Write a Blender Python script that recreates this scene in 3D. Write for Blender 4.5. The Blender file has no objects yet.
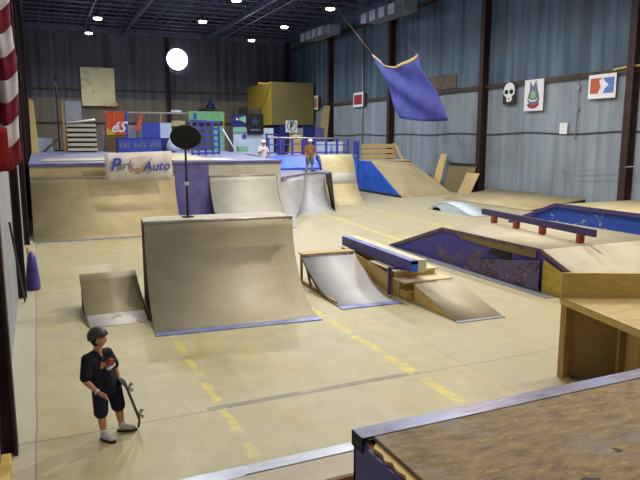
import bpy, bmesh, math, random
from mathutils import Vector, Matrix
random.seed(7)
S = bpy.context.scene
C = S.collection
PI = math.pi

# ------------------------------------------------------------ materials
class N:
    """small node-tree helper"""
    def __init__(s, name):
        s.m = bpy.data.materials.new(name); s.m.use_nodes = True
        s.t = s.m.node_tree; s.b = s.t.nodes['Principled BSDF']
        s.co = s.t.nodes.new('ShaderNodeTexCoord').outputs['Object']
    def link(s, v, inp):
        if hasattr(v, 'is_output'): s.t.links.new(v, inp)
        else: inp.default_value = v
    def math(s, op, a, b=0.0, c=None):
        n = s.t.nodes.new('ShaderNodeMath'); n.operation = op
        s.link(a, n.inputs[0]); s.link(b, n.inputs[1])
        if c is not None: s.link(c, n.inputs[2])
        return n.outputs[0]
    def xyz(s, v=None):
        n = s.t.nodes.new('ShaderNodeSeparateXYZ'); s.t.links.new(v or s.co, n.inputs[0]); return n.outputs
    def mapping(s, scale=(1,1,1), rot=(0,0,0), loc=(0,0,0)):
        n = s.t.nodes.new('ShaderNodeMapping'); s.t.links.new(s.co, n.inputs[0])
        n.inputs['Scale'].default_value = scale; n.inputs['Rotation'].default_value = rot; n.inputs['Location'].default_value = loc
        return n.outputs[0]
    def noise(s, sc=5, det=4, v=None, rough=.55):
        n = s.t.nodes.new('ShaderNodeTexNoise'); s.t.links.new(v or s.co, n.inputs['Vector'])
        n.inputs['Scale'].default_value = sc; n.inputs['Detail'].default_value = det; n.inputs['Roughness'].default_value = rough
        return n.outputs['Fac']
    def ramp(s, f, stops):
        n = s.t.nodes.new('ShaderNodeValToRGB'); s.t.links.new(f, n.inputs[0]); e = n.color_ramp.elements
        while len(e) < len(stops): e.new(.5)
        for k, (p, c) in enumerate(stops):
            e[k].position = p; e[k].color = c if len(c) == 4 else (*c, 1)
        return n.outputs[0]
    def mix(s, f, a, b):
        n = s.t.nodes.new('ShaderNodeMix'); n.data_type = 'RGBA'
        s.link(f, n.inputs[0])
        for v, i in ((a, 6), (b, 7)):
            if hasattr(v, 'is_output'): s.t.links.new(v, n.inputs[i])
            else: n.inputs[i].default_value = (*v[:3], 1)
        return n.outputs[2]
    def base(s, c): 
        if hasattr(c, 'is_output'): s.t.links.new(c, s.b.inputs['Base Color'])
        else: s.b.inputs['Base Color'].default_value = (*c[:3], 1)
    def bump(s, h, st=.3, d=.01):
        n = s.t.nodes.new('ShaderNodeBump'); n.inputs['Strength'].default_value = st; n.inputs['Distance'].default_value = d
        s.t.links.new(h, n.inputs['Height']); s.t.links.new(n.outputs[0], s.b.inputs['Normal'])
    def fin(s, rough=.6, metal=0.0, spec=.4):
        s.b.inputs['Roughness'].default_value = rough; s.b.inputs['Metallic'].default_value = metal
        s.b.inputs['Specular IOR Level'].default_value = spec
        return s.m

def lin(r, g, b):
    f = lambda v: ((v/255+.055)/1.055)**2.4 if v > 10 else v/255/12.92
    return (f(r), f(g), f(b))
def plain(name, rgb, rough=.6, metal=0.0, var=.12, sc=6, bump=0.0, spec=.4, rgb2=None):
    n = N(name); c = lin(*rgb)
    c2 = lin(*rgb2) if rgb2 else tuple(v*(1-var*2) for v in c)
    f = n.noise(sc, 5)
    n.base(n.ramp(f, [(.32, c2), (.62, c)]))
    if bump: n.bump(n.noise(sc*8, 3), .4, bump)
    return n.fin(rough, metal, spec)
def wood(name, rgb, rgb2, grain=(2, 30, 30), rough=.6, knots=True, sc=1.5):
    n = N(name); v = n.mapping(grain)
    g = n.noise(sc, 6, v, .6); b = n.noise(.9, 3)
    col = n.ramp(g, [(.3, lin(*rgb2)), (.68, lin(*rgb))])
    col = n.mix(n.math('MULTIPLY', n.ramp(b, [(.45, (0,0,0)), (.7, (1,1,1))]), .35), col, lin(*rgb2))
    n.base(col); n.bump(g, .15, .004)
    return n.fin(rough)
def worn(name, paint, under, thr=.55, sc=3, rough=.55, speck=None):
    n = N(name); f = n.noise(sc, 8, None, .7)
    w = n.noise(sc*3, 5, n.mapping((1,1,3)))
    k = n.math('ADD', n.math('MULTIPLY', f, .7), n.math('MULTIPLY', w, .3))
    col = n.ramp(k, [(thr-.02, lin(*paint)), (thr+.03, lin(*under))])
    p2 = n.noise(1.3, 3)
    col = n.mix(n.math('MULTIPLY', p2, .25), col, tuple(v*.5 for v in lin(*paint)))
    if speck:
        q = n.noise(sc*6, 3); col = n.mix(n.ramp(q, [(.6, (0,0,0)), (.66, (1,1,1))]), col, lin(*speck))
    n.base(col); n.bump(k, .2, .004)
    return n.fin(rough)
def masonite(name, rgb, rgb2, seam=1.22, rough=.5):
    """brown hardboard riding surface: faint sheet seams, scuffs and a few screw rows"""
    n = N(name); x, y, z = n.xyz()
    b = n.noise(1.2, 5); s = n.noise(2.0, 6, n.mapping((.6, 9, 9)))
    col = n.ramp(b, [(.3, lin(*rgb2)), (.65, lin(*rgb))])
    col = n.mix(n.math('MULTIPLY', n.ramp(s, [(.5, (0,0,0)), (.75, (1,1,1))]), .3), col, lin(*[min(255, v*1.12) for v in rgb]))
    fr = n.math('FRACT', n.math('DIVIDE', n.math('ADD', x, 50.01), seam))
    line = n.math('LESS_THAN', fr, .012)
    col = n.mix(n.math('MULTIPLY', line, .2), col, tuple(v*.45 for v in lin(*rgb2)))
    sx = n.math('LESS_THAN', n.math('FRACT', n.math('MULTIPLY', n.math('ADD', x, 50), 2.46)), .05)
    sz = n.math('LESS_THAN', n.math('FRACT', n.math('MULTIPLY', n.math('ADD', y, 50), 3.3)), .07)
    col = n.mix(n.math('MULTIPLY', n.math('MULTIPLY', sx, sz), .22), col, tuple(v*.4 for v in lin(*rgb2)))
    n.base(col); n.bump(s, .08, .003)
    return n.fin(rough, 0, .45)

M = {}
def floor_mat():
    n = N('concrete_floor'); x, y, z = n.xyz()
    a = n.noise(.35, 6); b = n.noise(2.2, 6, None, .65); c = n.noise(30, 3)
    col = n.ramp(a, [(.3, lin(168,160,122)), (.48, lin(192,184,146)), (.7, lin(182,179,156))])
    col = n.mix(n.math('MULTIPLY', n.ramp(b, [(.42, (0,0,0)), (.72, (1,1,1))]), .45), col, lin(150,141,108))
    col = n.mix(n.math('MULTIPLY', n.ramp(c, [(.5, (0,0,0)), (.8, (1,1,1))]), .3), col, lin(142,135,110))
    stn = n.noise(.8, 4, n.mapping((1,1,1),(0,0,0),(4,9,0)), .6)
    col = n.mix(n.math('MULTIPLY', n.ramp(stn, [(.55, (0,0,0)), (.68, (1,1,1))]), .4), col, lin(190,168,104))
    # scrape marks running along the hall
    sc = n.noise(1.6, 6, n.mapping((2.2, .35, 1), (0,0,.25)))
    col = n.mix(n.math('MULTIPLY', n.ramp(sc, [(.55, (0,0,0)), (.78, (1,1,1))]), .35), col, lin(206,201,180))
    # slabs right of the middle joint are greyer, the strip along the wall paler
    col = n.mix(n.math('MULTIPLY', n.math('GREATER_THAN', x, 5.55), .45), col, lin(172,168,148))
    col = n.mix(n.math('MULTIPLY', n.math('LESS_THAN', x, -.22), .6), col, lin(202,199,186))
    wob = n.math('MULTIPLY', n.math('SUBTRACT', n.noise(1.1, 3), .5), .05)
    def joint(v, at, w): return n.math('LESS_THAN', n.math('ABSOLUTE', n.math('ADD', n.math('SUBTRACT', v, at), wob)), w)
    for v, at, w, k, cc in ((y,7.14,.012,.6,(110,100,85)), (y,14.3,.01,.4,(130,120,100)), (y,21.3,.012,.4,(130,120,100)), (y,28.6,.012,.4,(130,120,100)),
                        (x,2.35,.008,.25,(150,140,120)), (x,5.55,.012,.4,(135,128,108)), (x,-.22,.012,.6,(130,124,110)), (x,9.2,.012,.35,(135,128,108)), (x,14.0,.012,.35,(135,128,108))):
        col = n.mix(n.math('MULTIPLY', joint(v, at, w), k), col, lin(*cc))
    # dark tyre-like scuff lying along the nearest joint
    sm = n.math('MULTIPLY', n.math('LESS_THAN', n.math('ABSOLUTE', n.math('ADD', n.math('SUBTRACT', y, 7.19), n.math('MULTIPLY', wob, 1.5))), .055),
                n.math('MULTIPLY', n.math('GREATER_THAN', x, 1.7), n.math('LESS_THAN', x, 4.75)))
    col = n.mix(n.math('MULTIPLY', n.math('MULTIPLY', sm, n.ramp(n.noise(3, 5), [(.35, (.3,.3,.3)), (.55, (1,1,1))])), .75), col, lin(116,108,98))
    # worn yellow lane dashes
    pn = n.ramp(n.noise(4, 8, None, .75), [(.38, (0,0,0)), (.62, (1,1,1))])
    wb2 = n.math('MULTIPLY', n.math('SUBTRACT', n.noise(5, 3, n.mapping((1,1,1),(0,0,0),(2,2,0))), .5), .16)
    y0_ = y; y = n.math('ADD', y, n.math('MULTIPLY', wb2, 2.0))
    def dash(x0, k, w, y0, y1, per, duty, off, st):
        nonlocal col
        d = n.math('ABSOLUTE', n.math('ADD', n.math('SUBTRACT', n.math('SUBTRACT', x, x0), n.math('MULTIPLY', y, k)), n.math('ADD', n.math('MULTIPLY', wob, .8), wb2)))
        m = n.math('LESS_THAN', d, w)
        m = n.math('MULTIPLY', m, n.math('MULTIPLY', n.math('GREATER_THAN', y, y0), n.math('LESS_THAN', y, y1)))
        m = n.math('MULTIPLY', m, n.math('LESS_THAN', n.math('FRACT', n.math('DIVIDE', n.math('ADD', y, off), per)), duty))
        col = n.mix(n.math('MULTIPLY', n.math('MULTIPLY', m, pn), st), col, lin(228,218,72))
    dash(1.885, 0, .055, 5.85, 10.4, .95, .80, .25, .85)
    dash(4.69, 0, .085, 5.0, 12.5, 1.05, .78, .2, .9)
    dash(9.02, .095, .10, 16.5, 30, 3.1, .95, 0, .8)
    dash(13.6, .02, .10, 17, 33, 4.0, .95, 0, .75)
    # dark ring marks and blue tape specks
    n.base(col); n.bump(n.math('ADD', b, n.math('MULTIPLY', c, .3)), .12, .006)
    n.b.inputs['Roughness'].default_value = .42
    return n.fin(.42, 0, .4)
def wall_mat(name, low, high, zsplit, rib=.9, stain=(96,82,62)):
    n = N(name); x, y, z = n.xyz()
    s = n.math('ADD', x, y)
    fr = n.math('FRACT', n.math('DIVIDE', n.math('ADD', s, 50), rib))
    seam = n.math('LESS_THAN', fr, .04)
    streak = n.noise(1.2, 5, n.mapping((1.6, 1.6, .09)))
    blot = n.noise(.45, 6, None, .6)
    cl = n.ramp(streak, [(.35, tuple(v*.72 for v in lin(*low))), (.6, lin(*low))])
    ch = n.ramp(streak, [(.38, tuple(v*.5 for v in lin(*high))), (.6, tuple(v*1.15 for v in lin(*high)))])
    col = n.mix(n.math('GREATER_THAN', z, zsplit), cl, ch)
    col = n.mix(n.math('MULTIPLY', n.ramp(blot, [(.52, (0,0,0)), (.7, (1,1,1))]), .3), col, lin(*stain))
    col = n.mix(n.math('MULTIPLY', seam, .35), col, tuple(v*.5 for v in lin(*high)))
    n.base(col)
    w = n.math('SINE', n.math('MULTIPLY', s, 2*PI/.3))
    n.bump(n.math('ADD', n.math('MULTIPLY', w, .5), n.math('MULTIPLY', blot, 2.0)), .25, .03)
    return n.fin(.55, 0, .4)
def emis(name, rgb, st):
    n = N(name); n.base(rgb); n.b.inputs['Emission Color'].default_value = (*rgb, 1); n.b.inputs['Emission Strength'].default_value = st
    return n.fin(.5)

M['floor'] = floor_mat()
M['wallR'] = wall_mat('insulated_sheet_wall_blue_grey', (142,154,168), (84,106,128), 6.2)
M['wallB'] = wall_mat('insulated_sheet_wall_dull', (124,116,108), (88,86,104), 6.9, 1.1, (84,76,70))  # browner below, darker and bluer above: mostly uneven lighting put into the colour
M['wallL'] = wall_mat('insulated_sheet_wall_pale', (160,168,178), (120,126,146), 6.2)
M['roof'] = plain('roof_deck_dark', (34,36,54), .8, 0, .2, 2)
M['joist'] = plain('joist_steel', (104,106,136), .6, .2, .2, 4)
M['column'] = plain('oxide_brown_steel', (62,38,40), .6, .1, .2, 3, 0, .4, (38,26,30))
M['girt'] = plain('girt_steel', (84,70,60), .6, .2, .25, 2, 0, .4, (50,42,40))
M['maso'] = masonite('hardboard_tan', (186,178,156), (170,160,138))
M['maso2'] = masonite('hardboard_gold', (186,174,136), (166,152,114))
M['maso3'] = masonite('hardboard_grey', (194,192,184), (172,170,160))
M['masoY'] = masonite('hardboard_yellow', (212,202,160), (190,178,136))
M['launch'] = masonite('hardboard_pale_blue_grey', (188,190,200), (168,170,178))
M['boardw'] = worn('stained_lamplit_board', (236,228,190), (196,184,140), .56, 1.4, .7)  # stains are real; the extra paleness is nearby lamp light put into the colour
M['ply'] = wood('plywood_pale', (206,184,132), (176,148,96), (2,22,22))
M['plyY'] = wood('plywood_yellow', (226,200,124), (196,164,88), (3,3,22))
M['stud'] = wood('stud_wood', (200,170,96), (156,122,62), (14,14,1.5))
M['dkwood'] = wood('dark_raw_wood', (140,104,52), (96,68,34), (3,3,18))
M['wply'] = wood('whitewashed_wood', (226,216,190), (196,184,156), (2,24,24))
M['osb'] = wood('osb_olive', (134,124,80), (108,98,60), (8,8,8))
M['osbY'] = wood('osb_gold', (200,176,72), (168,144,52), (8,8,8))
M['purple'] = plain('purple_paint', (70,58,150), .45, 0, .15, 3, 0, .5, (52,42,118))
M['purpleflat'] = plain('violet_paint', (100,94,156), .5, 0, .12, 2, 0, .4, (82,76,138))
M['blue'] = plain('bright_blue_paint', (40,108,232), .45, 0, .12, 2, 0, .5, (24,84,206))
M['bluerail'] = plain('railing_blue_paint', (64,78,176), .45, 0, .15, 4)
M['lilacdeck'] = plain('lilac_deck', (128,130,168), .5, 0, .12, 1.2, 0, .4, (100,100,142))
M['strip'] = plain('steel_threshold_lilac', (140,160,216), .35, .3, .1, 3, 0, .5, (108,108,190))
M['stripgrey'] = plain('steel_threshold_grey', (164,170,186), .35, .6, .1, 8)
M['coping'] = plain('coping_pipe', (190,180,178), .3, .5, .1, 8)
M['wornwhite'] = worn('worn_white_paint', (222,220,220), (176,160,128), .56, 2.5)
M['graf'] = worn('purple_graffiti_side', (72,64,160), (110,90,100), .53, 1.1, .6)
M['graf2'] = worn('blue_worn_side', (26,64,160), (150,170,176), .585, 1.6, .6)
M['flap'] = worn('speckled_flap', (92,84,128), (60,56,70), .5, 1.6, .6, (190,96,110))
M['black'] = plain('black_paint', (16,15,18), .6, 0, .1, 5)
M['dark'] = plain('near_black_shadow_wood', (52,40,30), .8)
M['white'] = plain('white_sheet', (222,226,232), .55, 0, .05, 3)
M['whiteblue'] = plain('bluish_white_sheet', (196,212,232), .5, 0, .08, 2)
M['orange'] = plain('orange_vinyl', (222,84,30), .45, 0, .06, 2)
M['yellow'] = plain('yellow_vinyl', (230,190,50), .5)
M['red'] = plain('red_cloth', (170,24,34), .75, 0, .1, 3)
M['flagred'] = plain('flag_red', (132,26,52), .8, 0, .08, 3)
M['flagwhite'] = plain('flag_white', (232,226,236), .8, 0, .05, 3)
M['redpost'] = plain('red_oxide_post', (168,74,52), .6, 0, .15, 8)
M['mint'] = plain('mint_green', (130,190,160), .5, 0, .08, 3)
M['green'] = plain('pale_green_panel', (128,190,128), .5, 0, .1, 3)
M['navy'] = plain('navy_sign', (28,36,110), .5, 0, .1, 3)
M['bannerw'] = plain('banner_vinyl', (206,200,200), .5, 0, .08, 1.2, 0, .4, (184,176,170))
M['textblue'] = plain('print_blue', (54,72,178), .5, 0, .05)
M['textgrey'] = plain('print_grey', (110,112,140), .5, 0, .1)
M['textlight'] = plain('print_light_blue', (150,172,228), .5, 0, .05)
M['textwhite'] = plain('print_white', (240,238,240), .5, 0, .03)
M['brownprint'] = plain('print_brown', (170,130,100), .5, 0, .1)
M['darkred'] = plain('print_red', (160,50,58), .5)
M['skin'] = plain('skin', (206,150,118), .5, 0, .05, 12)
M['skin2'] = plain('skin_tan', (186,124,80), .5, 0, .05, 12)
M['tee'] = plain('navy_black_tee', (24,22,40), .85, 0, .1, 10)
M['shorts'] = plain('navy_shorts', (26,26,58), .85, 0, .15, 8)
M['helmet'] = plain('charcoal_helmet', (64,60,64), .4, 0, .08, 6)
M['helmetw'] = plain('white_helmet', (238,240,246), .35, 0, .03, 6)
M['shoe'] = plain('grey_white_shoe', (206,200,200), .6, 0, .1, 14)
M['sole'] = plain('dark_sole', (60,54,56), .7)
M['sock'] = plain('sock', (232,232,232), .9)
M['hair'] = plain('dark_hair', (42,30,24), .7)
M['camo'] = plain('green_patterned_shorts', (92,118,100), .85, 0, .1, 14, 0, .3, (52,62,104))
M['orangetee'] = plain('brown_orange_top', (138,100,58), .85, 0, .1, 8)
M['whitetee'] = plain('white_tee', (228,232,238), .85, 0, .05, 6)
M['lampshell'] = plain('lamp_aluminium', (120,118,120), .35, .7)
M['bulbw'] = emis('lamp_glow_warm', (1.0,.93,.82), 14)
M['bulbb'] = emis('lamp_glow_blue', (.45,.85,1.0), 30)
M['fan'] = emis('daylight_through_round_opening', (.72,.86,1.0), 6)
M['hvac'] = plain('galvanised_cabinet', (168,174,190), .4, .5, .12, 2)
M['rope'] = plain('rope', (120,110,100), .8)
M['cable'] = plain('dark_cable', (66,62,70), .7)
M['pipe'] = plain('conduit', (150,152,160), .5, .3)
M['wheel'] = plain('cream_wheels', (226,214,180), .5)
M['metal'] = plain('truck_metal', (170,170,176), .3, .8)
M['brass'] = plain('pale_yellow_pipe', (206,190,110), .5, .1)

# gripped, worn plywood on the foreground deck
def deck_mat():
    n = N('worn_splintered_plywood'); 
    g = n.noise(1.5, 8, n.mapping((3.5, 9, 9), (0,0,.35)), .7); b = n.noise(1.6, 6, n.mapping((1,1,1),(0,0,0),(3,1,0)), .6); f = n.noise(11, 6, n.mapping((.8,2.2,1),(0,0,.3)), .75)
    col = n.ramp(g, [(.3, lin(84,64,38)), (.44, lin(124,100,60)), (.58, lin(146,124,82)), (.74, lin(182,148,78))])
    col = n.mix(n.ramp(b, [(.52, (0,0,0)), (.66, (.8,.8,.8))]), col, lin(144,138,142))
    col = n.mix(n.math('MULTIPLY', n.ramp(f, [(.56, (0,0,0)), (.66, (1,1,1))]), .7), col, lin(200,164,84))
    k = n.noise(3.7, 2, n.mapping((1,1.6,1),(0,0,0),(7.3,2.2,0)))
    col = n.mix(n.ramp(k, [(.71, (0,0,0)), (.73, (1,1,1))]), col, lin(46,36,34))
    n.base(col); n.bump(n.math('ADD', g, n.math('MULTIPLY', f, .6)), .5, .012)
    return n.fin(.6, 0, .35)
M['deckply'] = deck_mat()
def steel_mat():
    n = N('scraped_steel_angle'); f = n.noise(5, 6, n.mapping((1,8,8)), .7); b = n.noise(1.8, 3)
    col = n.ramp(f, [(.3, lin(56,50,78)), (.55, lin(96,92,124)), (.75, lin(150,148,168))])
    col = n.mix(n.ramp(b, [(.5, (0,0,0)), (.6, (.6,.6,.6))]), col, lin(104,118,160))
    n.base(col); return n.fin(.38, .45, .5)
M['steel'] = steel_mat()

# ------------------------------------------------------------ mesh builder
class MB:
    def __init__(s): s.b = bmesh.new()
    def mark(s): return set(s.b.verts)
    def box(s, x0, x1, y0, y1, z0, z1, bev=0.0):
        v = [s.b.verts.new(p) for p in ((x0,y0,z0),(x1,y0,z0),(x1,y1,z0),(x0,y1,z0),(x0,y0,z1),(x1,y0,z1),(x1,y1,z1),(x0,y1,z1))]
        fs = [s.b.faces.new([v[i] for i in q]) for q in ((3,2,1,0),(4,5,6,7),(0,1,5,4),(1,2,6,5),(2,3,7,6),(3,0,4,7))]
        if bev:
            ed = list({e for f in fs for e in f.edges}); bmesh.ops.bevel(s.b, geom=ed, offset=bev, segments=2, affect='EDGES')
        return s
    def bar(s, a, b, w, h=None, up=(0,0,1)):
        """rectangular bar from a to b"""
        h = h or w; a = Vector(a); b = Vector(b); d = (b-a).normalized(); u = Vector(up)
        if abs(d.dot(u)) > .98: u = Vector((0,1,0))
        r = d.cross(u).normalized(); u = r.cross(d)
        v = []
        for p in (a, b):
            for i, j in ((-1,-1),(1,-1),(1,1),(-1,1)): v.append(s.b.verts.new(p + r*w/2*i + u*h/2*j))
        for q in ((3,2,1,0),(4,5,6,7),(0,1,5,4),(1,2,6,5),(2,3,7,6),(3,0,4,7)): s.b.faces.new([v[i] for i in q])
        return s
    def tube(s, pts, r, n=10, cap=True):
        pts = [Vector(p) for p in pts]; rs = r if isinstance(r, (list, tuple)) else [r]*len(pts); rings = []
        for i, p in enumerate(pts):
            d = (pts[min(i+1, len(pts)-1)] - pts[max(i-1, 0)]).normalized()
            u = Vector((0,0,1)) if abs(d.z) < .95 else Vector((1,0,0))
            x = d.cross(u).normalized(); y = x.cross(d)
            rings.append([s.b.verts.new(p + (x*math.cos(2*PI*k/n) + y*math.sin(2*PI*k/n))*rs[i]) for k in range(n)])
        for a, b in zip(rings, rings[1:]):
            for k in range(n):
                f = s.b.faces.new((a[k], a[(k+1)%n], b[(k+1)%n], b[k])); f.smooth = True
        if cap: s.b.faces.new(rings[0][::-1]); s.b.faces.new(rings[-1])
        return s
    def lathe(s, prof, c=(0,0,0), n=20, sx=1, sy=1):
        rings = []
        for r, z in prof: rings.append([s.b.verts.new((c[0]+r*sx*math.cos(2*PI*k/n), c[1]+r*sy*math.sin(2*PI*k/n), c[2]+z)) for k in range(n)])
        for a, b in zip(rings, rings[1:]):
            for k in range(n):
                f = s.b.faces.new((a[k], a[(k+1)%n], b[(k+1)%n], b[k])); f.smooth = True
        s.b.faces.new(rings[0][::-1]); s.b.faces.new(rings[-1])
        return s
    def prism(s, poly, axis, a, b):
        """polygon of (u,v) extruded along axis x, y or z from a to b"""
        def P(u, v, w): return {'x': (w,u,v), 'y': (u,w,v), 'z': (u,v,w)}[axis]
        A = [s.b.verts.new(P(u,v,a)) for u, v in poly]; B = [s.b.verts.new(P(u,v,b)) for u, v in poly]
        s.b.faces.new(A[::-1]); s.b.faces.new(B); n = len(poly)
        for i in range(n): s.b.faces.new((A[i], A[(i+1)%n], B[(i+1)%n], B[i]))
        return s
    def slab(s, pts, thick):
        """closed slab: polygon of 3-D points dropped by thick"""
        A = [s.b.verts.new(p) for p in pts]; B = [s.b.verts.new((p[0],p[1],p[2]-thick)) for p in pts]; n = len(pts)
        s.b.faces.new(A); s.b.faces.new(B[::-1])
        for i in range(n): s.b.faces.new((A[(i+1)%n], A[i], B[i], B[(i+1)%n]))
        return s
    def sheet(s, grid, thick, dirv=None):
        """grid[i][j] of points, given thickness along dirv or the local normal"""
        g = [[Vector(p) for p in r] for r in grid]; R, Cn = len(g), len(g[0])
        def nrm(i, j):
            if dirv: return Vector(dirv)
            a = g[min(i+1,R-1)][j]-g[max(i-1,0)][j]; b = g[i][min(j+1,Cn-1)]-g[i][max(j-1,0)]
            return a.cross(b).normalized()
        T = [[s.b.verts.new(g[i][j]) for j in range(Cn)] for i in range(R)]
        B = [[s.b.verts.new(g[i][j]-nrm(i,j)*thick) for j in range(Cn)] for i in range(R)]
        for i in range(R-1):
            for j in range(Cn-1):
                f = s.b.faces.new((T[i][j],T[i+1][j],T[i+1][j+1],T[i][j+1])); f.smooth = True
                f = s.b.faces.new((B[i][j],B[i][j+1],B[i+1][j+1],B[i+1][j])); f.smooth = True
        for i in range(R-1):
            s.b.faces.new((T[i][0],B[i][0],B[i+1][0],T[i+1][0])); s.b.faces.new((T[i][-1],T[i+1][-1],B[i+1][-1],B[i][-1]))
        for j in range(Cn-1):
            s.b.faces.new((T[0][j],T[0][j+1],B[0][j+1],B[0][j])); s.b.faces.new((T[-1][j],B[-1][j],B[-1][j+1],T[-1][j+1]))
        return s
    def rot(s, ang, c):
        m = Matrix.Translation(c) @ Matrix.Rotation(ang, 4, 'Z') @ Matrix.Translation(-Vector(c))
        bmesh.ops.transform(s.b, matrix=m, verts=s.b.verts[:]); return s
    def xf(s, m): bmesh.ops.transform(s.b, matrix=m, verts=s.b.verts[:]); return s
    def mesh(s, name):
        bmesh.ops.recalc_face_normals(s.b, faces=s.b.faces[:])
        me = bpy.data.meshes.new(name); s.b.to_mesh(me); s.b.free(); return me

ORG = {}
def link(name, me, mat, parent=None, base=None):
    """link a mesh given in world coordinates; its origin becomes the parent's (or its own base)"""
    o = bpy.data.objects.new(name, me); C.objects.link(o)
    if parent is not None:
        org = ORG[parent.name]; o.parent = parent
    else:
        vs = me.vertices
        if base is None:
            xs = [v.co.x for v in vs]; ys = [v.co.y for v in vs]; zs = [v.co.z for v in vs]
            base = ((min(xs)+max(xs))/2, (min(ys)+max(ys))/2, min(zs))
        org = Vector(base); o.location = org
    ORG[o.name] = Vector(org)
    me.transform(Matrix.Translation(-Vector(org)))
    if mat: me.materials.append(M[mat] if isinstance(mat, str) else mat)
    return o
def thing(name, label, cat, loc, group=None):
    o = bpy.data.objects.new(name, None); C.objects.link(o); o.location = loc; o.empty_display_size = .2
    ORG[o.name] = Vector(loc); o['label'] = label; o['category'] = cat
    if group: o['group'] = group
    return o
def part(name, mb, mat, parent, label=None):
    o = link(name, mb.mesh(name), mat, parent)
    if label: o['label'] = label
    return o
def single(name, mb, mat, label, cat, group=None, base=None):
    o = link(name, mb.mesh(name), mat, None, base); o['label'] = label; o['category'] = cat
    if group: o['group'] = group
    return o
def struct(name, mb, mat):
    o = link(name, mb.mesh(name), mat, None, (0,0,0)); o['kind'] = 'structure'; return o
def rotpt(p, ang, c):
    return (Matrix.Rotation(ang, 3, 'Z') @ (Vector(p)-Vector(c))) + Vector(c)
def kids(o): return [c for c in bpy.data.objects if c.parent is o]
def dup(root, loc, label=None, rz=None):
    r = root.copy(); C.objects.link(r); r.location = loc
    if rz is not None: r.rotation_euler = (0,0,rz)
    if label: r['label'] = label
    for ch in kids(root):
        c = ch.copy(); C.objects.link(c); c.parent = r
        for g in kids(ch):
            d = g.copy(); C.objects.link(d); d.parent = c
    return r
def text(name, body, size, mat, parent, m, depth=.004, shear=0.0, bold=0.0, align='CENTER'):
    """lettering turned into real mesh; m places its xy plane in the world"""
    cu = bpy.data.curves.new(name, 'FONT'); cu.body = body; cu.size = size; cu.extrude = depth; cu.shear = shear
    cu.align_x = align; cu.align_y = 'CENTER'; cu.offset = bold; cu.resolution_u = 3
    o = bpy.data.objects.new(name+'_tmp', cu); C.objects.link(o)
    bpy.context.view_layer.update()
    me = bpy.data.meshes.new_from_object(o.evaluated_get(bpy.context.evaluated_depsgraph_get()))
    bpy.data.objects.remove(o); bpy.data.curves.remove(cu)
    me.materials.clear(); me.transform(m)
    return link(name, me, mat, parent)
def facing(loc, right=(1,0,0), up=(0,0,1)):
    r = Vector(right).normalized(); u = Vector(up).normalized(); n = r.cross(u)
    m = Matrix((r, u, n)).transposed().to_4x4(); m.translation = Vector(loc); return m
YN = lambda loc: facing(loc)                              # faces -Y (towards the camera)
XN = lambda loc: facing(loc, (0,-1,0))                    # on the right wall, faces -X

# ------------------------------------------------------------ the hall
XL, XR, YF, YB, ZT = -.55, 24.3, -2.5, 62.3, 14.2
struct('floor', MB().box(XL-.3, XR+.3, YF-.3, YB+.3, -.3, 0), 'floor')
struct('wall_right', MB().box(XR, XR+.3, YF, YB, 0, ZT), 'wallR')
struct('wall_left', MB().box(XL-.3, XL, YF, YB, 0, ZT), 'wallL')
struct('wall_back', MB().box(XL-.3, XR+.3, YB, YB+.3, 0, ZT), 'wallB')
struct('wall_front', MB().box(XL-.3, XR+.3, YF-.3, YF, 0, ZT), 'wallB')
struct('ceiling', MB().box(XL-.3, XR+.3, YF-.3, YB+.3, ZT, ZT+.3), 'roof')
tn = 1
def trim(mb, mat):
    global tn
    o = struct('trim_%d' % tn, mb, mat); tn += 1; return o
def ibeam(mb, x, y, wx, wy, z0, z1):
    """I column: flanges face the hall along x"""
    mb.box(x-wx/2, x-wx/2+.03, y-wy/2, y+wy/2, z0, z1); mb.box(x+wx/2-.03, x+wx/2, y-wy/2, y+wy/2, z0, z1)
    mb.box(x-wx/2+.03, x+wx/2-.03, y-.015, y+.015, z0, z1); return mb
for y in (9.8, 20.1, 30.3, 40.9, 51.4, 61.9):
    trim(ibeam(MB(), XR-.24, y, .46, .36, 0, 13.0), 'column')
for y in (7.0, 14.2, 21.4, 28.6, 35.8, 43.0, 50.2, 57.4):
    trim(ibeam(MB(), XL+.08, y, .16, .22, 0, 13.0), 'column')
for x in (11.9,):
    trim(ibeam(MB(), x, YB-.2, .3, .38, 0, 13.0), 'column')
for z, w in ((6.2, .16), (12.0, .16)):
    trim(MB().box(XR-.16, XR, YF, YB, z, z+w).box(XR-.17, XR-.14, YF, YB, z-.06, z+w), 'girt')
    trim(MB().box(XL, XL+.08, YF, YB, z, z+w), 'girt')
for z in (7.6, 4.6):
    trim(MB().box(XL, XR, YB-.14, YB, z, z+.14), 'girt')
trim(MB().box(XL, XR, YB-.4, YB-.05, 12.7, 13.2), 'joist')
trim(MB().box(XR-.3, XR, YF, YB, 12.95, 13.3), 'joist')
trim(MB().box(XL, XL+.25, YF, YB, 12.95, 13.3), 'joist')
# open-web joists under the roof deck: one of them, then copies
def joist():
    m = MB(); x0, x1, zb, zt = XL+.05, XR-.05, 12.95, 13.95
    m.box(x0, x1, -.05, .05, zb, zb+.07); m.box(x0, x1, -.05, .05, zt-.07, zt)
    n = 34; dx = (x1-x0)/n
    for i in range(n):
        a, b = (zb+.05, zt-.05) if i % 2 == 0 else (zt-.05, zb+.05)
        m.bar((x0+i*dx,0,a), (x0+(i+1)*dx,0,b), .035)
    return m
j0 = single('roof_joist', joist(), 'joist', 'dark steel open-web joist spanning the hall under the roof deck', 'roof joist', 'roof joists', (0,0,12.95))
j0.location = (0, 60.6, 12.95)
for k in range(1, 24):
    c = j0.copy(); C.objects.link(c); c.location = (0, 60.6-k*1.75, 12.95)
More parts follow.
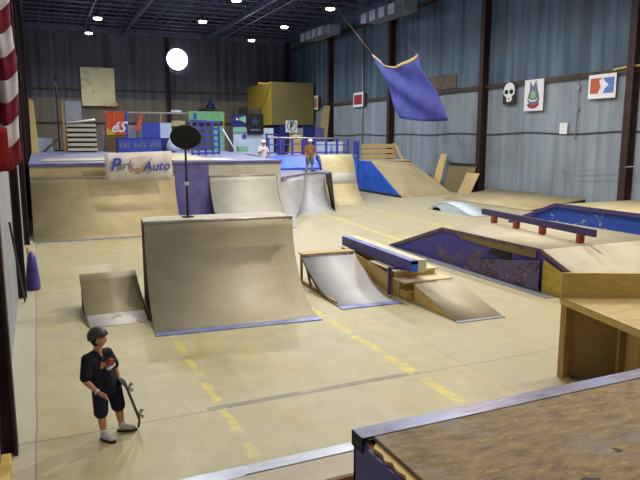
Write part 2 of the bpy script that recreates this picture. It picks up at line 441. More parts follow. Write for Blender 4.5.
# long girders the joists rest against
def girder(x):
    m = MB(); m.box(x-.09, x+.09, 18, YB-.4, 12.62, 12.72); m.box(x-.09, x+.09, 18, YB-.4, 12.85, 12.95); m.box(x-.012, x+.012, 18, YB-.4, 12.72, 12.85)
    return m
for x, l in ((7.9, 'left'), (15.6, 'right')):
    trim(girder(x), 'joist')
for x in (4.3, 16.5):
    trim(MB().tube([(x,19,12.5),(x,61.5,12.5)], .05, 8), 'joist')
# round opening high in the back wall
o = struct('window_1', MB().lathe([(1.0,-.04),(1.0,.04)], (0,0,0), 40).xf(Matrix.Translation((12.82,YB-.28,10.72)) @ Matrix.Rotation(PI/2,4,'X')), 'fan')
fr = MB()
R1 = [(1.0,-.1),(1.12,-.1),(1.12,.12),(1.0,.12)]
n_ = 40; rings = []
for r, z in R1+[R1[0]]: rings.append([fr.b.verts.new((r*math.cos(2*PI*k/n_), r*math.sin(2*PI*k/n_), z)) for k in range(n_)])
for a, b in zip(rings, rings[1:]):
    for k in range(n_): fr.b.faces.new((a[k], a[(k+1)%n_], b[(k+1)%n_], b[k]))
fr.xf(Matrix.Translation((12.82,YB-.27,10.72)) @ Matrix.Rotation(PI/2,4,'X'))
part('window_frame', fr, 'joist', o)

# conduits and cable on the right wall
single('wall_conduit', MB().tube([(XR-.06,y,3.55+.05*math.sin(y)) for y in range(18, 52)], .03, 6), 'cable', 'dark cable sagging along the right wall below the girt', 'cable')
single('downpipe', MB().tube([(XR-.1,45.6,1.0),(XR-.1,45.6,12.6)], .06, 8), 'pipe', 'thin pale vertical pipe on the right wall left of the hanging tarp', 'pipe')
single('vertical_conduit', MB().tube([(XR-.08,23.3,3.2),(XR-.08,23.3,6.1)], .025, 8).box(XR-.12,XR-.02,23.2,23.4,5.6,5.8).box(XR-.12,XR-.02,23.2,23.4,4.6,4.72), 'pipe', 'short thin conduit with two clips between the white notice and the girt', 'conduit')
single('yellow_pipe', MB().tube([(XR-.2,17.5,6.45),(XR-.2,20.6,6.4),(XR-.2,21.2,6.35)], .05, 8), 'brass', 'short pale yellow pipe resting on the girt beside the right-hand column', 'pipe')
single('loose_cable', MB().tube([(XR-.5,18.2,2.2),(XR-.4,21.6,1.85),(XR-.35,23.3,1.65),(XR-.25,24.3,2.0),(XR-.1,24.6,3.4)], .025, 6), 'pipe', 'pale cable drooping down the right wall under the white notice', 'cable')

# ------------------------------------------------------------ lamps
def lamp(x, y, z, blue, label=None, seen=True):
    t = thing('high_bay_lamp', label or 'bell shaped high bay lamp hanging from the roof', 'lamp', (x,y,z), 'high bay lamps')
    part('lamp_shade', MB().lathe([(.10,.34),(.13,.30),(.16,.12),(.30,-.02),(.32,-.06),(.28,-.06)], (x,y,z+.1)), 'lampshell', t)
    part('stem', MB().tube([(x,y,z+.4),(x,y,12.95)], .02, 6), 'cable', t)
    part('bulb', MB().lathe([(.05,.0),(.26,-.02),(.28,-.07),(.2,-.12),(.05,-.14)], (x,y,z+.06)), 'bulbb' if blue else 'bulbw', t)
    return t
def upleak(x, y, z, e):
    l = bpy.data.lights.new('lamp_spill', 'POINT'); l.energy = e; l.color = (.9,.92,1.0); l.shadow_soft_size = .3
    o = bpy.data.objects.new('lamp_spill', l); C.objects.link(o); o.location = (x,y,z)
GR = {'b': (.62,.80,1.0), 'w': (1.0,.91,.74), 'm': (1.0,.95,.88)}
def lightat(x, y, z, e, col, r=.17):
    l = bpy.data.lights.new('lamp_light', 'SPOT'); l.energy = e; l.color = col; l.spot_size = math.radians(168); l.spot_blend = .5; l.shadow_soft_size = r
    o = bpy.data.objects.new('lamp_light', l); C.objects.link(o); o.location = (x,y,z)
seen = [(4.3,53.6,11.35,0,'small warm high bay lamp farthest to the left under the roof, near the back wall'),
        (4.3,46.0,11.2,0,'warm high bay lamp at the left, nearer of the two above the pale square board'),
        (11.0,44.3,11.2,1,'bluish glaring high bay lamp above and right of the round window'),
        (11.1,36.6,11.15,1,'brightest bluish high bay lamp at the top edge of the photo'),
        (16.9,44.0,11.2,0,'warm high bay lamp just left of the farther roof ventilation unit'),
        (17.2,36.8,11.2,0,'warm high bay lamp between the two roof ventilation units'),
        (16.9,51.6,11.3,0,'dim high bay lamp hanging lowest over the yellow loft')]
EN = 1380
for x, y, z, b, lb in seen:
    lamp(x, y, z, b, lb); lightat(x, y, z-.15, EN*(1.25 if b else .85), GR['b' if b else 'm']); upleak(x, y, z-.15, EN*.13)
for y in (29, 21.5, 14, 6.5, 0):
    for x in (4.3, 11.0, 17.4):
        lamp(x, y, 11.2, 0, 'warm high bay lamp out of the photo above the street course')
        lightat(x, y, 11.05, EN*{(11.0,14):2.6,(17.4,14):1.2,(4.3,14):.45,(4.3,6.5):.22,(11.0,6.5):.8,(4.3,0):.25,(11.0,0):.35,(17.4,0):.3,(17.4,6.5):.7}.get((x,y), .85), GR['m' if y > 18 else 'w']); upleak(x, y, 11.05, EN*.06)
w = bpy.data.worlds.new('World'); S.world = w; w.use_nodes = True
w.node_tree.nodes['Background'].inputs[0].default_value = (.6,.65,.8,1); w.node_tree.nodes['Background'].inputs[1].default_value = .05

# ventilation units hanging near the right wall
def vent_unit(x, y0, y1, z0, z1, label):
    x += .2
    t = thing('ventilation_unit', label, 'ventilation unit', (x, (y0+y1)/2, z0), 'roof ventilation units')
    part('cabinet', MB().box(x-.5, x+.5, y0, y1, z0+.1, z1, .03), 'hvac', t)
    n = 4; d = (y1-y0)/n
    for i in range(n):
        yy = y0+d*i+.2
        part('outlet_hood', MB().prism([(x-.5,z0+.1),(x-1.1,z0-.05),(x-1.1,z0+.6),(x-.5,z1-.1)], 'y', yy, yy+d-.45), 'hvac', t)
    m = MB()
    for yy in (y0+.4, y1-.4):
        for xx in (x-.6, x+.6): m.tube([(xx,yy,z1),(xx,yy,12.95)], .02, 6)
    part('hanger_rods', m, 'cable', t)
vent_unit(22.1, 46.8, 51.6, 11.45, 12.2, 'long grey ventilation unit under the roof, farther from the camera')
vent_unit(21.9, 35.3, 40.2, 11.1, 11.95, 'long grey ventilation unit under the roof above the hanging tarp')

# ------------------------------------------------------------ ramps
def arc(y0, h, r, n=14, z0=0.0):
    """transition profile climbing towards +y"""
    th = math.acos(1-h/r); return [(y0+r*math.sin(th*k/n), z0+r*(1-math.cos(th*k/n))) for k in range(n+1)]
def quarter(name, label, x0, x1, toe, h, r, deck, surf, side, ang=0.0, strip='strip', striplen=.16, ribs=True):
    c = ((x0+x1)/2, toe, 0); t = thing(name, label, 'ramp', c)
    pr = arc(toe, h, r); ye = pr[-1][0]; yb = ye+deck
    R = lambda m: m.rot(ang, c)
    g = [[(x, y, z+.012) for (y, z) in pr] for x in (x0, x1)]
    part('riding_surface', R(MB().sheet(g, .02)), surf, t)
    tr = [(y, z-.006) for y, z in pr]
    def sidem(xa, xb):
        poly = [(y, max(z-.02,0.0)) for y, z in pr]
        return MB().prism([(toe+.02,0)]+poly[1:]+[(ye, h-.02),(yb, h-.02),(yb,0)], 'x', xa, xb)
    part('side_panel', R(sidem(x0+.005, x0+.03)), side, t)
    part('side_panel', R(sidem(x1-.03, x1-.005)), side, t)
    if ribs:
        m = MB()
        k = int((x1-x0)/.6)
        for i in range(1, k): m.box(x0+(x1-x0)*i/k-.02, x0+(x1-x0)*i/k+.02, yb-.09, yb-.0, 0, h-.02)
        m.box(x0+.03, x1-.03, yb-.09, yb, h-.12, h-.02)
        part('back_frame', R(m), 'stud', t)
    part('deck', R(MB().box(x0, x1, ye, yb, h-.02, h+.015)), surf, t)
    part('coping', R(MB().tube([(x0,ye,h+.01),(x1,ye,h+.01)], .03, 10)), 'coping', t)
    if strip:
        g = [[(x, y, z+.018) for (y, z) in arc(toe-.14, .0035, 2.5, 2)] for x in (x0, x1)]
        part('threshold_plate', R(MB().box(x0, x1, toe-striplen, toe+.04, .002, .016)), strip, t, 'bluish steel threshold plate')
    return t
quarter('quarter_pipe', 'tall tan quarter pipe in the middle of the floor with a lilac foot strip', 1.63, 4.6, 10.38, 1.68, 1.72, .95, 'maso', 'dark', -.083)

part('red_sticker', MB().lathe([(.035,0),(.035,.004)], (4.56,11.99,1.62), 12), 'darkred', [o for o in bpy.data.objects if o.name == 'quarter_pipe'][0])
# black oval board on a pole on the quarter-pipe deck
t = thing('oval_board_stand', 'black oval board on a tall thin black pole behind the middle quarter pipe', 'sign stand', (2.74,12.75,1.695))
part('pole', MB().tube([(2.74,12.75,1.71),(2.74,12.75,3.2)], .022, 10), 'black', t)
part('foot_plate', MB().box(2.63,2.85,12.66,12.84,1.695,1.72,.005), 'black', t)
part('oval_board', MB().lathe([(.28,-.03),(.315,-.02),(.315,.02),(.28,.03)], (0,0,0), 36, 1, .77).xf(Matrix.Translation((2.745,12.70,3.32)) @ Matrix.Rotation(PI/2,4,'X')), 'black', t)
part('clamp', MB().box(2.70,2.78,12.72,12.79,2.35,2.42), 'white', t)

# low bank to the left of it
t = thing('low_bank_ramp', 'low tan kicker with worn white foot left of the tall quarter pipe', 'ramp', (1.06,12.4,0))
c = (1.06, 11.5, 0)
prf = [(11.36,.004),(11.75,.09),(12.1,.21),(12.45,.36),(12.75,.53),(12.92,.64)]
RR = lambda m: m.rot(.02, c)
part('riding_surface', RR(MB().sheet([[(x,y,z+.012) for y,z in prf] for x in (.62,1.70)], .02)), 'maso2', t)
for xa in (.64, 1.65):
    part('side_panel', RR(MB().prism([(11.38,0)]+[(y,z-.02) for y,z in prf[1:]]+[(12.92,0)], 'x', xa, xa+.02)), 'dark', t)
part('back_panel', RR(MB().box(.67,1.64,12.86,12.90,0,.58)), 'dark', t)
part('painted_foot', RR(MB().sheet([[(x,y,z+.018) for y,z in ((11.28,-.012),(11.36,.006),(11.55,.048),(11.75,.092))] for x in (.64,1.66)], .004)), 'wornwhite', t, 'worn white painted strip')

# ------------------------------------------------------------ launch ramp, stairs, ledge, kicker
A7 = -.05; C7 = (6.6, 10.6, 0)
R7 = lambda m: m.rot(A7, C7)
t = thing('launch_ramp', 'pale grey curved launch ramp with open wooden side left of the purple steel ledge', 'ramp', (5.9,11.6,0))
prf = arc(10.62, .68, 4.2, 12); ye = prf[-1][0]
part('riding_surface', R7(MB().sheet([[(x,y,z+.014) for y,z in prf] for x in (5.22,6.52)], .022)), 'launch', t)
part('top_ledge', R7(MB().box(5.22,6.52,ye-.12,ye+.16,.665,.70)), 'ply', t)
part('threshold_plate', R7(MB().box(5.22,6.55,10.5,10.7,.003,.018)), 'strip', t, 'lilac steel threshold plate')
for xa in (5.24, 6.46):
    m = MB(); pp = [(y,max(z-.012,.012)) for y,z in prf]; lo = [(y,max(z-.11,.0)) for y,z in prf]
    for i in range(len(pp)-1): m.prism([pp[i],pp[i+1],lo[i+1],lo[i]], 'x', xa, xa+.04)
    m.box(xa, xa+.04, 10.9, ye+.1, 0, .07); m.box(xa, xa+.04, ye+.02, ye+.1, .07, .66)
    m.bar((xa+.02, 11.8, .05), (xa+.02, ye-.35, .42), .04, .07)
    m.bar((xa+.02, ye-.55, .06), (xa+.02, ye-.3, .40), .04, .06)
    part('side_frame', R7(m), 'stud', t)
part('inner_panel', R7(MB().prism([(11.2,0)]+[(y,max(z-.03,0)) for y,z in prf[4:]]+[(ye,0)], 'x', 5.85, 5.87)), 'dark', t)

t = thing('stair_block', 'small raw wood stair block between the launch ramp and the kicker', 'stairs', (7.1,11.9,0))
part('body', R7(MB().prism([(10.95,0),(10.95,.36),(11.25,.36),(11.25,.46),(14.0,.46),(14.0,0)], 'x', 6.70, 7.62)), 'plyY', t)
part('lower_step', R7(MB().box(6.72,7.0,10.66,10.94,0,.17).box(6.69,7.02,10.64,10.94,.17,.195)), 'plyY', t)
part('middle_tread', R7(MB().box(6.62,7.76,10.58,11.05,.385,.42,.004)), 'wply', t)
part('riser', R7(MB().box(6.66,7.62,11.05,11.09,.42,.53)), 'plyY', t)
part('upper_tread', R7(MB().box(6.62,7.66,10.98,12.2,.535,.565,.004)), 'wply', t)
part('side_board', R7(MB().prism([(11.25,.0),(11.25,.44),(13.9,.62),(13.9,0)], 'x', 6.66, 6.69)), 'plyY', t)
part('top_box', R7(MB().box(6.98,7.62,12.2,14.2,.46,.6)), 'plyY', t)

t = thing('grind_ledge', 'long purple steel-edged ledge lying on the stair block, blue at its near end', 'ledge', (7.0,12.5,.56))
m = MB(); x0,x1,y0,y1,z0,z1 = 6.78,6.95,10.62,14.15,.60,.83; th=.012
m.box(x0,x0+th,y0,y1,z0,z1); m.box(x1-th,x1,y0,y1,z0,z1); m.box(x0+th,x1-th,y0,y1,z1-th,z1); m.box(x0+th,x1-th,y0,y1,z0,z0+th)
part('steel_channel', R7(m), 'purple', t)
part('end_plate', R7(MB().box(x0+.002,x1-.002,y0-.008,y0+.004,z0+.002,z1-.075)), 'blue', t, 'bright blue painted end plate')
part('channel_back', R7(MB().box(x0+th,x1-th,y0+.3,y0+.32,z0+th,z1-th)), 'black', t)
part('wood_box', R7(MB().box(6.955,7.2,10.7,14.15,.57,.82,.004)), 'wply', t)
part('top_edge', R7(MB().box(x0,x1,y0,y1,z1,z1+.006)), 'strip', t, 'lilac worn steel top edge')
part('support_post', R7(MB().box(6.56,6.61,11.15,11.2,0,.62).box(6.56,6.8,11.15,11.2,.56,.60)), 'purple', t)
part('support_post', R7(MB().box(6.56,6.61,13.6,13.65,0,.62).box(6.56,6.8,13.6,13.65,.56,.60)), 'purple', t)

t = thing('kicker_ramp', 'small flat tan kicker ramp at the near foot of the wooden stairs', 'ramp', (7.2,9.8,0))
sl = [(9.02,.006),(10.56,.365)]
part('riding_surface', R7(MB().sheet([[(x,y,z+.012) for y,z in sl] for x in (6.82,7.84)], .02)), 'maso', t)
for xa in (6.83, 7.80):
    part('side_panel', R7(MB().prism([(9.06,0),(10.55,.35),(10.55,0)], 'x', xa, xa+.03)), 'plyY', t)
part('back_panel', R7(MB().box(6.86,7.80,10.51,10.55,0,.33)), 'plyY', t)
part('threshold_plate', R7(MB().box(6.82,7.84,8.92,9.12,.003,.016)), 'stripgrey', t, 'grey and violet steel threshold plate')

# ------------------------------------------------------------ funboxes on the right
def funbox(name, label, xs, xe, yn, yf, yn2, yf2, h, sidemat, top='maso', wide=None):
    """flat-topped pyramid box: near bank yn..yn2, top yn2..yf2, far bank yf2..yf"""
    t = thing(name, label, 'ramp', ((xs+xe)/2, (yn+yf)/2, 0))
    prof = [(yn,.006),(yn2,h),(yf2,h),(yf,.006)]
    part('side_panel', MB().prism([(yn+.03,0),(yn2,h-.03),(yf2,h-.03),(yf-.03,0)], 'x', xs, xs+.04), sidemat, t)
    part('side_panel', MB().prism([(yn+.03,0),(yn2,h-.03),(yf2,h-.03),(yf-.03,0)], 'x', xe-.04, xe), sidemat, t)
    nm = ('near_bank','top_deck','far_bank')
    for i in range(3):
        (a, za), (b, zb) = prof[i], prof[i+1]
        part(nm[i], MB().sheet([[(x, a, za+.01), (x, b, zb+.01)] for x in (xs-.02, xe)], .035), top, t)
    m = MB()
    for (a, za), (b, zb) in zip(prof, prof[1:]): m.bar((xs-.03, a, za-.015), (xs-.03, b, zb-.015), .03, .085)
    part('edge_trim', m, 'black' if sidemat == 'graf2x' else M['edge'], t)
    return t
M['edge'] = plain('worn_brown_edge', (112,96,92), .6, 0, .2, 5, 0, .4, (66,58,96))
M['edgep'] = plain('worn_purple_edge', (64,56,110), .5, 0, .15, 5)
fb = funbox('funbox', 'long low tan funbox with purple graffiti side right of the kicker', 9.85, 13.6, 7.9, 16.6, 10.2, 13.85, .90, 'graf')
part('loose_side_flap', MB().prism([(10.12,.02),(10.15,.68),(12.3,.34),(12.9,.03)], 'x', 9.72, 9.745), 'flap', fb, 'loose speckled grey-violet board leaning on the side')
part('bare_corner_panel', MB().prism([(8.6,.01),(8.62,.2),(10.08,.72),(10.1,.01)], 'x', 9.79, 9.82), 'osbY', fb, 'bare olive plywood corner panel')
part('bare_patch', MB().prism([(10.35,.70),(10.35,.84),(13.3,.84),(13.0,.75),(12.0,.70)], 'x', 9.82, 9.835), 'osb', fb, 'strip of bare wood below the edge')
part('dark_gap', MB().prism([(11.15,.50),(11.15,.70),(11.8,.70),(12.0,.54)], 'x', 9.825, 9.84), 'black', fb, 'dark broken hole')
part('kick_plate', MB().box(9.45,9.82,9.6,16.6,.002,.012), 'stripgrey', fb, 'worn grey metal plate along its foot')

# low rail on top of it
t = thing('flat_rail', 'long dark purple rail on four red stub posts standing on the funbox', 'rail', (11.3,11.8,.92))
ra, rb_ = Vector((11.72,14.55,1.20)), Vector((11.22,10.05,1.20))
part('rail_beam', MB().bar(ra, rb_, .10, .16), 'edgep', t)
for f in (.13, .36, .60, .90):
    p = ra.lerp(rb_, f); part('post', MB().box(p.x-.07,p.x+.07,p.y-.07,p.y+.07,.925,1.12,.008), 'redpost', t)

fb2 = funbox('funbox', 'farther tan funbox with bright blue worn side near the right wall', 17.0, 21.5, 10.4, 19.4, 12.4, 17.0, .93, 'graf2', 'maso2')
m = MB(); pf = [(10.4,.03),(12.4,.95),(17.0,.95),(19.4,.03)]
for (a, za), (b, zb) in zip(pf, pf[1:]): m.bar((16.93,a,za-.03),(16.93,b,zb-.03), .05, .13)
part('violet_edge', m, 'edgep', fb2, 'dark violet painted rim')
single('blue_handrail', MB().tube([(14.3,12.9,0),(14.3,12.75,.55),(14.25,12.6,.60),(14.2,11.3,.60),(14.2,11.2,.55),(14.2,11.0,0)], .035, 8), 'bluerail', 'bent blue tube rail standing on the floor between the two funboxes', 'rail')

# tan bank against the right wall
t = thing('wall_bank', 'low wide tan bank against the right wall behind the far funbox', 'ramp', (21.5,24.5,0))
part('riding_surface', MB().sheet([[(20.3,y,.01),(23.8,y,.42)] for y in (22.0,28.6)], .03), 'maso2', t)
part('side_panel', MB().prism([(20.4,0),(23.8,.39),(23.8,0)], 'y', 22.02, 22.06), 'dark', t)

# white kicker with an arched hole
t = thing('white_kicker', 'small bluish white curved kicker with a dark arched hole standing left of the rail', 'ramp', (16.9,23,0))
pr2 = [(24.6,.012),(23.9,.30),(23.5,.40),(23.1,.42),(22.4,.30),(21.8,.12),(21.3,.012)]
part('shell', MB().sheet([[(x,y,z) for y,z in pr2] for x in (16.6,17.6)], .02), 'whiteblue', t)
part('arched_side', MB().prism([(24.55,0),(24.35,0),(24.2,.13),(23.95,.17),(23.7,.13),(23.6,0),(21.35,0),(21.8,.10),(22.4,.28),(23.1,.40),(23.5,.38),(23.9,.28)], 'x', 16.62, 16.65), 'whiteblue', t)
part('hole_back', MB().box(16.75,16.77,23.5,24.4,0,.2), 'black', t)

# ------------------------------------------------------------ blue-sided bank with post and slat fence
t = thing('bank_ramp', 'steep tan bank ramp with bright blue side, left of the leaning boards', 'ramp', (20,32,0))
part('riding_surface', MB().slab([(18.45,29.9,.02),(22.6,31.0,.02),(21.3,33.9,1.96),(18.45,33.6,1.94)], .04), 'maso2', t)
part('side_panel', MB().prism([(29.95,0),(33.6,1.9),(35.6,1.9),(35.6,0)], 'x', 18.4, 18.45), 'blue', t)
part('foot_board', MB().bar((18.36,29.9,.06),(18.36,35.6,.06), .05,.12), 'dark', t)
part('side_panel', MB().slab([(22.58,31.1,.02),(22.56,33.9,.02),(21.33,33.9,1.92)], .03), 'dkwood', t)
part('deck', MB().box(18.45,21.4,33.6,35.6,1.88,1.95), 'maso', t)
single('blue_post', MB().box(17.5,17.8,33.85,34.1,0,3.12,.01), 'bluerail', 'tall thick violet post at the left edge of the blue-sided bank', 'post')
t = thing('slat_fence', 'low raw wood fence of wide planks on top of the blue-sided bank', 'fence', (19.6,34.9,1.95))
for k in range(3): part('plank', MB().box(18.5,20.9,34.85,34.9,2.02+k*.33,2.27+k*.33), 'ply', t)
for x in (18.6,19.7,20.8): part('post', MB().box(x-.04,x+.04,34.9,34.98,1.95,2.98), 'stud', t)
single('leaning_plank', MB().bar((20.75,34.7,2.95),(21.6,34.2,1.0), .05,.16), 'ply', 'diagonal pale plank propped at the right end of the low plank fence', 'plank')
t = thing('low_stack', 'small pile of tan boards on the floor between the bank and the wall', 'boards', (22.9,36,0))
part('board', MB().box(22.0,23.8,35,37.6,0,.9), 'maso2', t)
part('board', MB().slab([(22.4,34.2,1.15),(23.7,34.4,1.0),(23.7,37,1.05),(22.2,37,1.25)], .05), 'ply', t)
single('leaning_board', MB().slab([(23.3,34.3,.02),(23.4,33.6,.02),(24.0,33.6,2.3),(23.95,34.2,2.3)], .04), 'plyY', 'narrow yellow board standing upright against the right wall', 'board')
t = thing('wood_frame_panel', 'olive box-frame panel leaning on the right wall beside the column', 'panel', (23.5,31.6,0))
part('panel', MB().slab([(23.3,33.0,.02),(23.3,30.4,.02),(23.8,30.3,1.75),(23.8,32.9,1.75)], .05), 'osb', t)
part('top_rail', MB().bar((23.7,33.0,1.74),(23.7,30.3,1.74), .14,.08), 'dark', t)
single('plywood_offcut', MB().slab([(22.9,30.9,.02),(22.9,29.7,.02),(23.55,29.7,1.25),(23.55,30.9,1.25)], .03), 'ply', 'light plywood sheet leaning on the olive box-frame panel', 'panel')

# ------------------------------------------------------------ back complex
quarter('wide_quarter_pipe', 'very wide tan quarter pipe at the back left below the white banner', -.28, 4.62, 21.62, 1.93, 1.95, .0+.05, 'maso2', 'purple', 0, 'strip', .1, False)
quarter('back_quarter_pipe', 'grey quarter pipe with violet left side right of the banner', 5.95, 8.65, 21.5, 1.85, 2.1, .05, 'maso3', 'purple', 0, 'strip', .1, False)
t = thing('raised_platform', 'large raised lilac platform deck behind the back quarter pipes', 'platform', (5,33,0))
part('deck', MB().slab([(-.3,23.62,2.42),(8.9,23.62,2.42),(9.55,28.5,2.42),(12.3,45,2.42),(-.3,45,2.42)], .1), 'lilacdeck', t)
part('front_wall', MB().box(-.28,4.62,23.66,23.72,0,2.32), 'maso2', t)
part('violet_panel', MB().box(4.64,5.93,23.62,23.70,0,2.32), 'purpleflat', t, 'violet painted wall section between the two quarter pipes')
part('front_wall', MB().box(5.95,8.88,23.66,23.72,0,2.32), 'maso3', t)
part('edge_strip', MB().box(-.3,8.9,23.55,23.64,2.355,2.43), 'purpleflat', t)
part('side_wall', MB().slab([(8.86,23.75,2.3),(8.92,23.75,2.3),(12.4,44.9,2.3),(12.34,44.9,2.3)], 2.3), 'purpleflat', t)
single('inlaid_sheet', MB().slab([(4.75,24.2,2.47),(6.2,24.1,2.47),(7.5,34.5,2.47),(5.3,38,2.47)], .04), 'masoY', 'yellow tan plywood sheet lying on the lilac deck behind the black oval board', 'board')
single('deck_board', MB().slab([(.1,25.6,2.46),(2.6,25.6,2.46),(2.9,28.5,2.46),(.3,28.5,2.46)], .03), 'maso', 'long tan board lying on the platform deck left of the banner', 'board')
single('white_scrap', MB().slab([(6.35,24.5,2.45),(7.2,24.5,2.45),(7.3,26.3,2.45),(6.5,26.3,2.45)], .02), 'white', 'small white sheet lying on the front edge of the lilac deck', 'sheet')

# banner
t = thing('banner', 'white vinyl banner with blue lettering hanging on the wide quarter pipe', 'banner', (3.2,22.95,1.75))
g = [[(2.12+2.3*i/12, 22.96+.03*math.sin(i*1.3), z+.06*i/12*1.0) for z in (2.78,2.4,2.1,1.74)] for i in range(13)]
part('vinyl_sheet', MB().sheet(g, .012, (0,1,0)), 'bannerw', t)
def bt(s, x, z, size, mat, rz=.03, sh=.3, b=.004): 
    m = YN((x,22.885,z)) @ Matrix.Rotation(rz,4,'Z'); return text('lettering', s, size, mat, t, m, .004, sh, b)
bt('P', 2.42, 2.36, .62, 'textblue', b=.012)
bt('ark', 2.78, 2.35, .44, 'textgrey')
part('small_print', MB().box(3.12,3.34,22.88,22.89,2.10,2.26).box(2.95,3.08,22.88,22.89,2.14,2.22), 'brownprint', t)
bt('Auto', 3.85, 2.30, .46, 'textblue', b=.008)
part('crossed_figure', MB().bar((3.30,22.88,2.10),(3.74,22.88,2.66),.01,.05,(0,1,0)).bar((3.62,22.878,2.06),(3.44,22.878,2.44),.012,.06,(0,1,0)).bar((2.95,22.88,2.60),(3.55,22.88,2.62),.008,.02), 'brownprint', t)

# hip beside the grey quarter: three blended profiles
def prof3(toe, lip, h, n=10, steep=1.0):
    a = Vector(toe); b = Vector(lip); run = (b-a).length; r = (run*run+h*h)/(2*h); th = math.asin(min(1, run/r)) if h <= r else PI/2
    th = 2*math.atan(h/run); r = run/math.sin(th) if th < PI/2 else run
    out = []
    for k in range(n+1):
        q = th*k/n; s = r*math.sin(q)/run; out.append((*(a.lerp(b, s)), r*(1-math.cos(q))))
    return out
c1 = [(8.67, y, z) for y, z in arc(21.5, 1.70, 2.1, 10)]
c2 = prof3((10.04,24.9), (11.25,26.85), 1.66)
c3 = prof3((12.15,25.25), (12.3,26.9), 1.66)
t = thing('hip_ramp', 'grey cornered hip ramp on which the skater in the white helmet stands', 'ramp', (10.4,25.5,0))
part('left_face', MB().sheet([c1,c2], .03, (0,0,1)), 'launch', t)
part('right_face', MB().sheet([[Vector(a).lerp(Vector(b), f) for a, b in zip(c2,c3)] for f in (0,.5,1)], .03, (0,0,1)), 'launch', t)
part('deck', MB().slab([(8.95,23.75,1.72),(c2[-1][0],c2[-1][1],1.67),(c3[-1][0],c3[-1][1],1.67),(13.0,27.6,1.67),(13.4,30.0,1.67),(10.15,30.0,1.67),(9.62,27.0,1.70)], .08), 'lilacdeck', t)
part('coping', MB().tube([(8.7,23.62,1.74),(c2[-1][0],c2[-1][1],1.69),(c3[-1][0],c3[-1][1],1.69)], .035, 8), 'coping', t)
part('side_panel', MB().slab([(12.18,25.45,.05),(12.33,26.9,1.6),(13.0,27.6,1.6),(13.0,27.62,.0)], .03), 'dark', t)

t = thing('roll_over_ramp', 'pale yellow curved ramp rolling over at the top, right of the skater', 'ramp', (14.2,29,0))
pr4 = [(y,z) for y,z in arc(27.6,1.75,2.6,10)]; ye = pr4[-1][0]
pr4 += [(ye+.22,2.08),(ye+.42,2.28),(ye+.7,2.38),(ye+1.2,2.40)]
part('riding_surface', MB().sheet([[(13.05+ (y-27.6)*.22 + w_, y, z+.012) for y, z in pr4] for w_ in (0.0,.9,1.95)], .03), 'masoY', t)
for w_ in (.02, 1.9):
    m = MB(); v = [(13.05+(y-27.6)*.22+w_, y, max(z-.03,0)) for y,z in pr4]; bot = [(p[0],p[1],0) for p in v]
    m.sheet([v[1:],bot[1:]], .03, (1,0,0)); part('side_panel', m, 'purple', t)
part('scuffed_band', MB().sheet([[(13.05+(y-27.6)*.22+w_, y, z+.02) for y,z in pr4[7:10]] for w_ in (.02,1.93)], .004), 'maso3', t, 'greyer scuffed band across the ramp')

# blue riser and upper deck behind the skater
t = thing('blue_step', 'bright blue painted step behind the skater, under the blue railing', 'step', (12.6,31,0))
part('riser', MB().slab([(10.3,30.1,1.78),(13.5,30.1,1.78),(13.7,31.25,2.35),(10.5,31.25,2.35)], .1), 'blue', t)
part('deck', MB().slab([(10.6,31.3,2.38),(16.3,31.3,2.38),(17.0,36,2.38),(11.3,36,2.38)], .1), 'lilacdeck', t)
part('support', MB().box(10.6,16.4,31.4,31.5,0,2.28), 'blue', t)
t = thing('blue_railing', 'long violet-blue metal railing behind the skater', 'railing', (14.2,32.5,2.38))
m = MB(); m.tube([(11.5,32.5,3.32),(16.6,32.95,3.26)], .045, 8); part('top_rail', m, 'coping', t, 'pale top rail')
part('bottom_rail', MB().tube([(11.5,32.5,2.5),(16.6,32.95,2.5)], .035, 8), 'bluerail', t)
part('middle_rail', MB().tube([(11.5,32.5,2.95),(16.6,32.95,2.9)], .025, 8), 'bluerail', t)
for k in range(8):
    f = k/7; x = 11.5+5.05*f; y = 32.5+.45*f
    part('post', MB().box(x-.06,x+.06,y-.04,y+.04,2.38,3.3), 'bluerail', t)
for a, b in ((12.0,12.5),(13.5,13.95)):
    part('infill_panel', MB().box(a,b,32.62,32.66,2.4,3.2), 'purple', t)
single('dark_barrel', MB().lathe([(.2,0),(.24,.05),(.24,.8),(.2,.85)], (12.95,34.0,2.38)), 'black', 'black upright drum behind the blue railing under the F sign', 'drum')
for k, (x, y, z, lb) in enumerate(((15.7,34.6,2.38,'lower bluish crate behind the railing right of the skater'),(16.6,34.7,2.38,'bluish crate behind the right end of the railing'))):
    single('crate', MB().box(x-.35,x+.35,y-.3,y+.3,z,z+.7,.02), 'whiteblue', lb, 'crate')

# lattice gate (blue frame) on the platform
t = thing('blue_lattice_frame', 'tall blue painted lattice frame standing on the platform right of the black oval board', 'frame', (7.9,32.5,2.42))
a, b = (6.9,30.6), (8.95,33.2)
P_ = lambda f, z: (a[0]+(b[0]-a[0])*f, a[1]+(b[1]-a[1])*f, z)
for f in (0,.22,.48,.74,1): part('upright', MB().bar(P_(f,2.44), P_(f,4.18-.05*f), .10,.07,(0,1,0)), 'bluerail', t)
for z in (2.55,2.85,3.15,3.48,3.8,4.14): part('rail', MB().bar(P_(0,z), P_(1,z-.03), .06,.10), 'bluerail', t)
single('leaning_pole', MB().tube([(9.0,32.6,3.75),(9.5,31.6,2.46)], .04, 8), 'whiteblue', 'pale blue pole leaning against the right end of the blue lattice frame', 'pole')

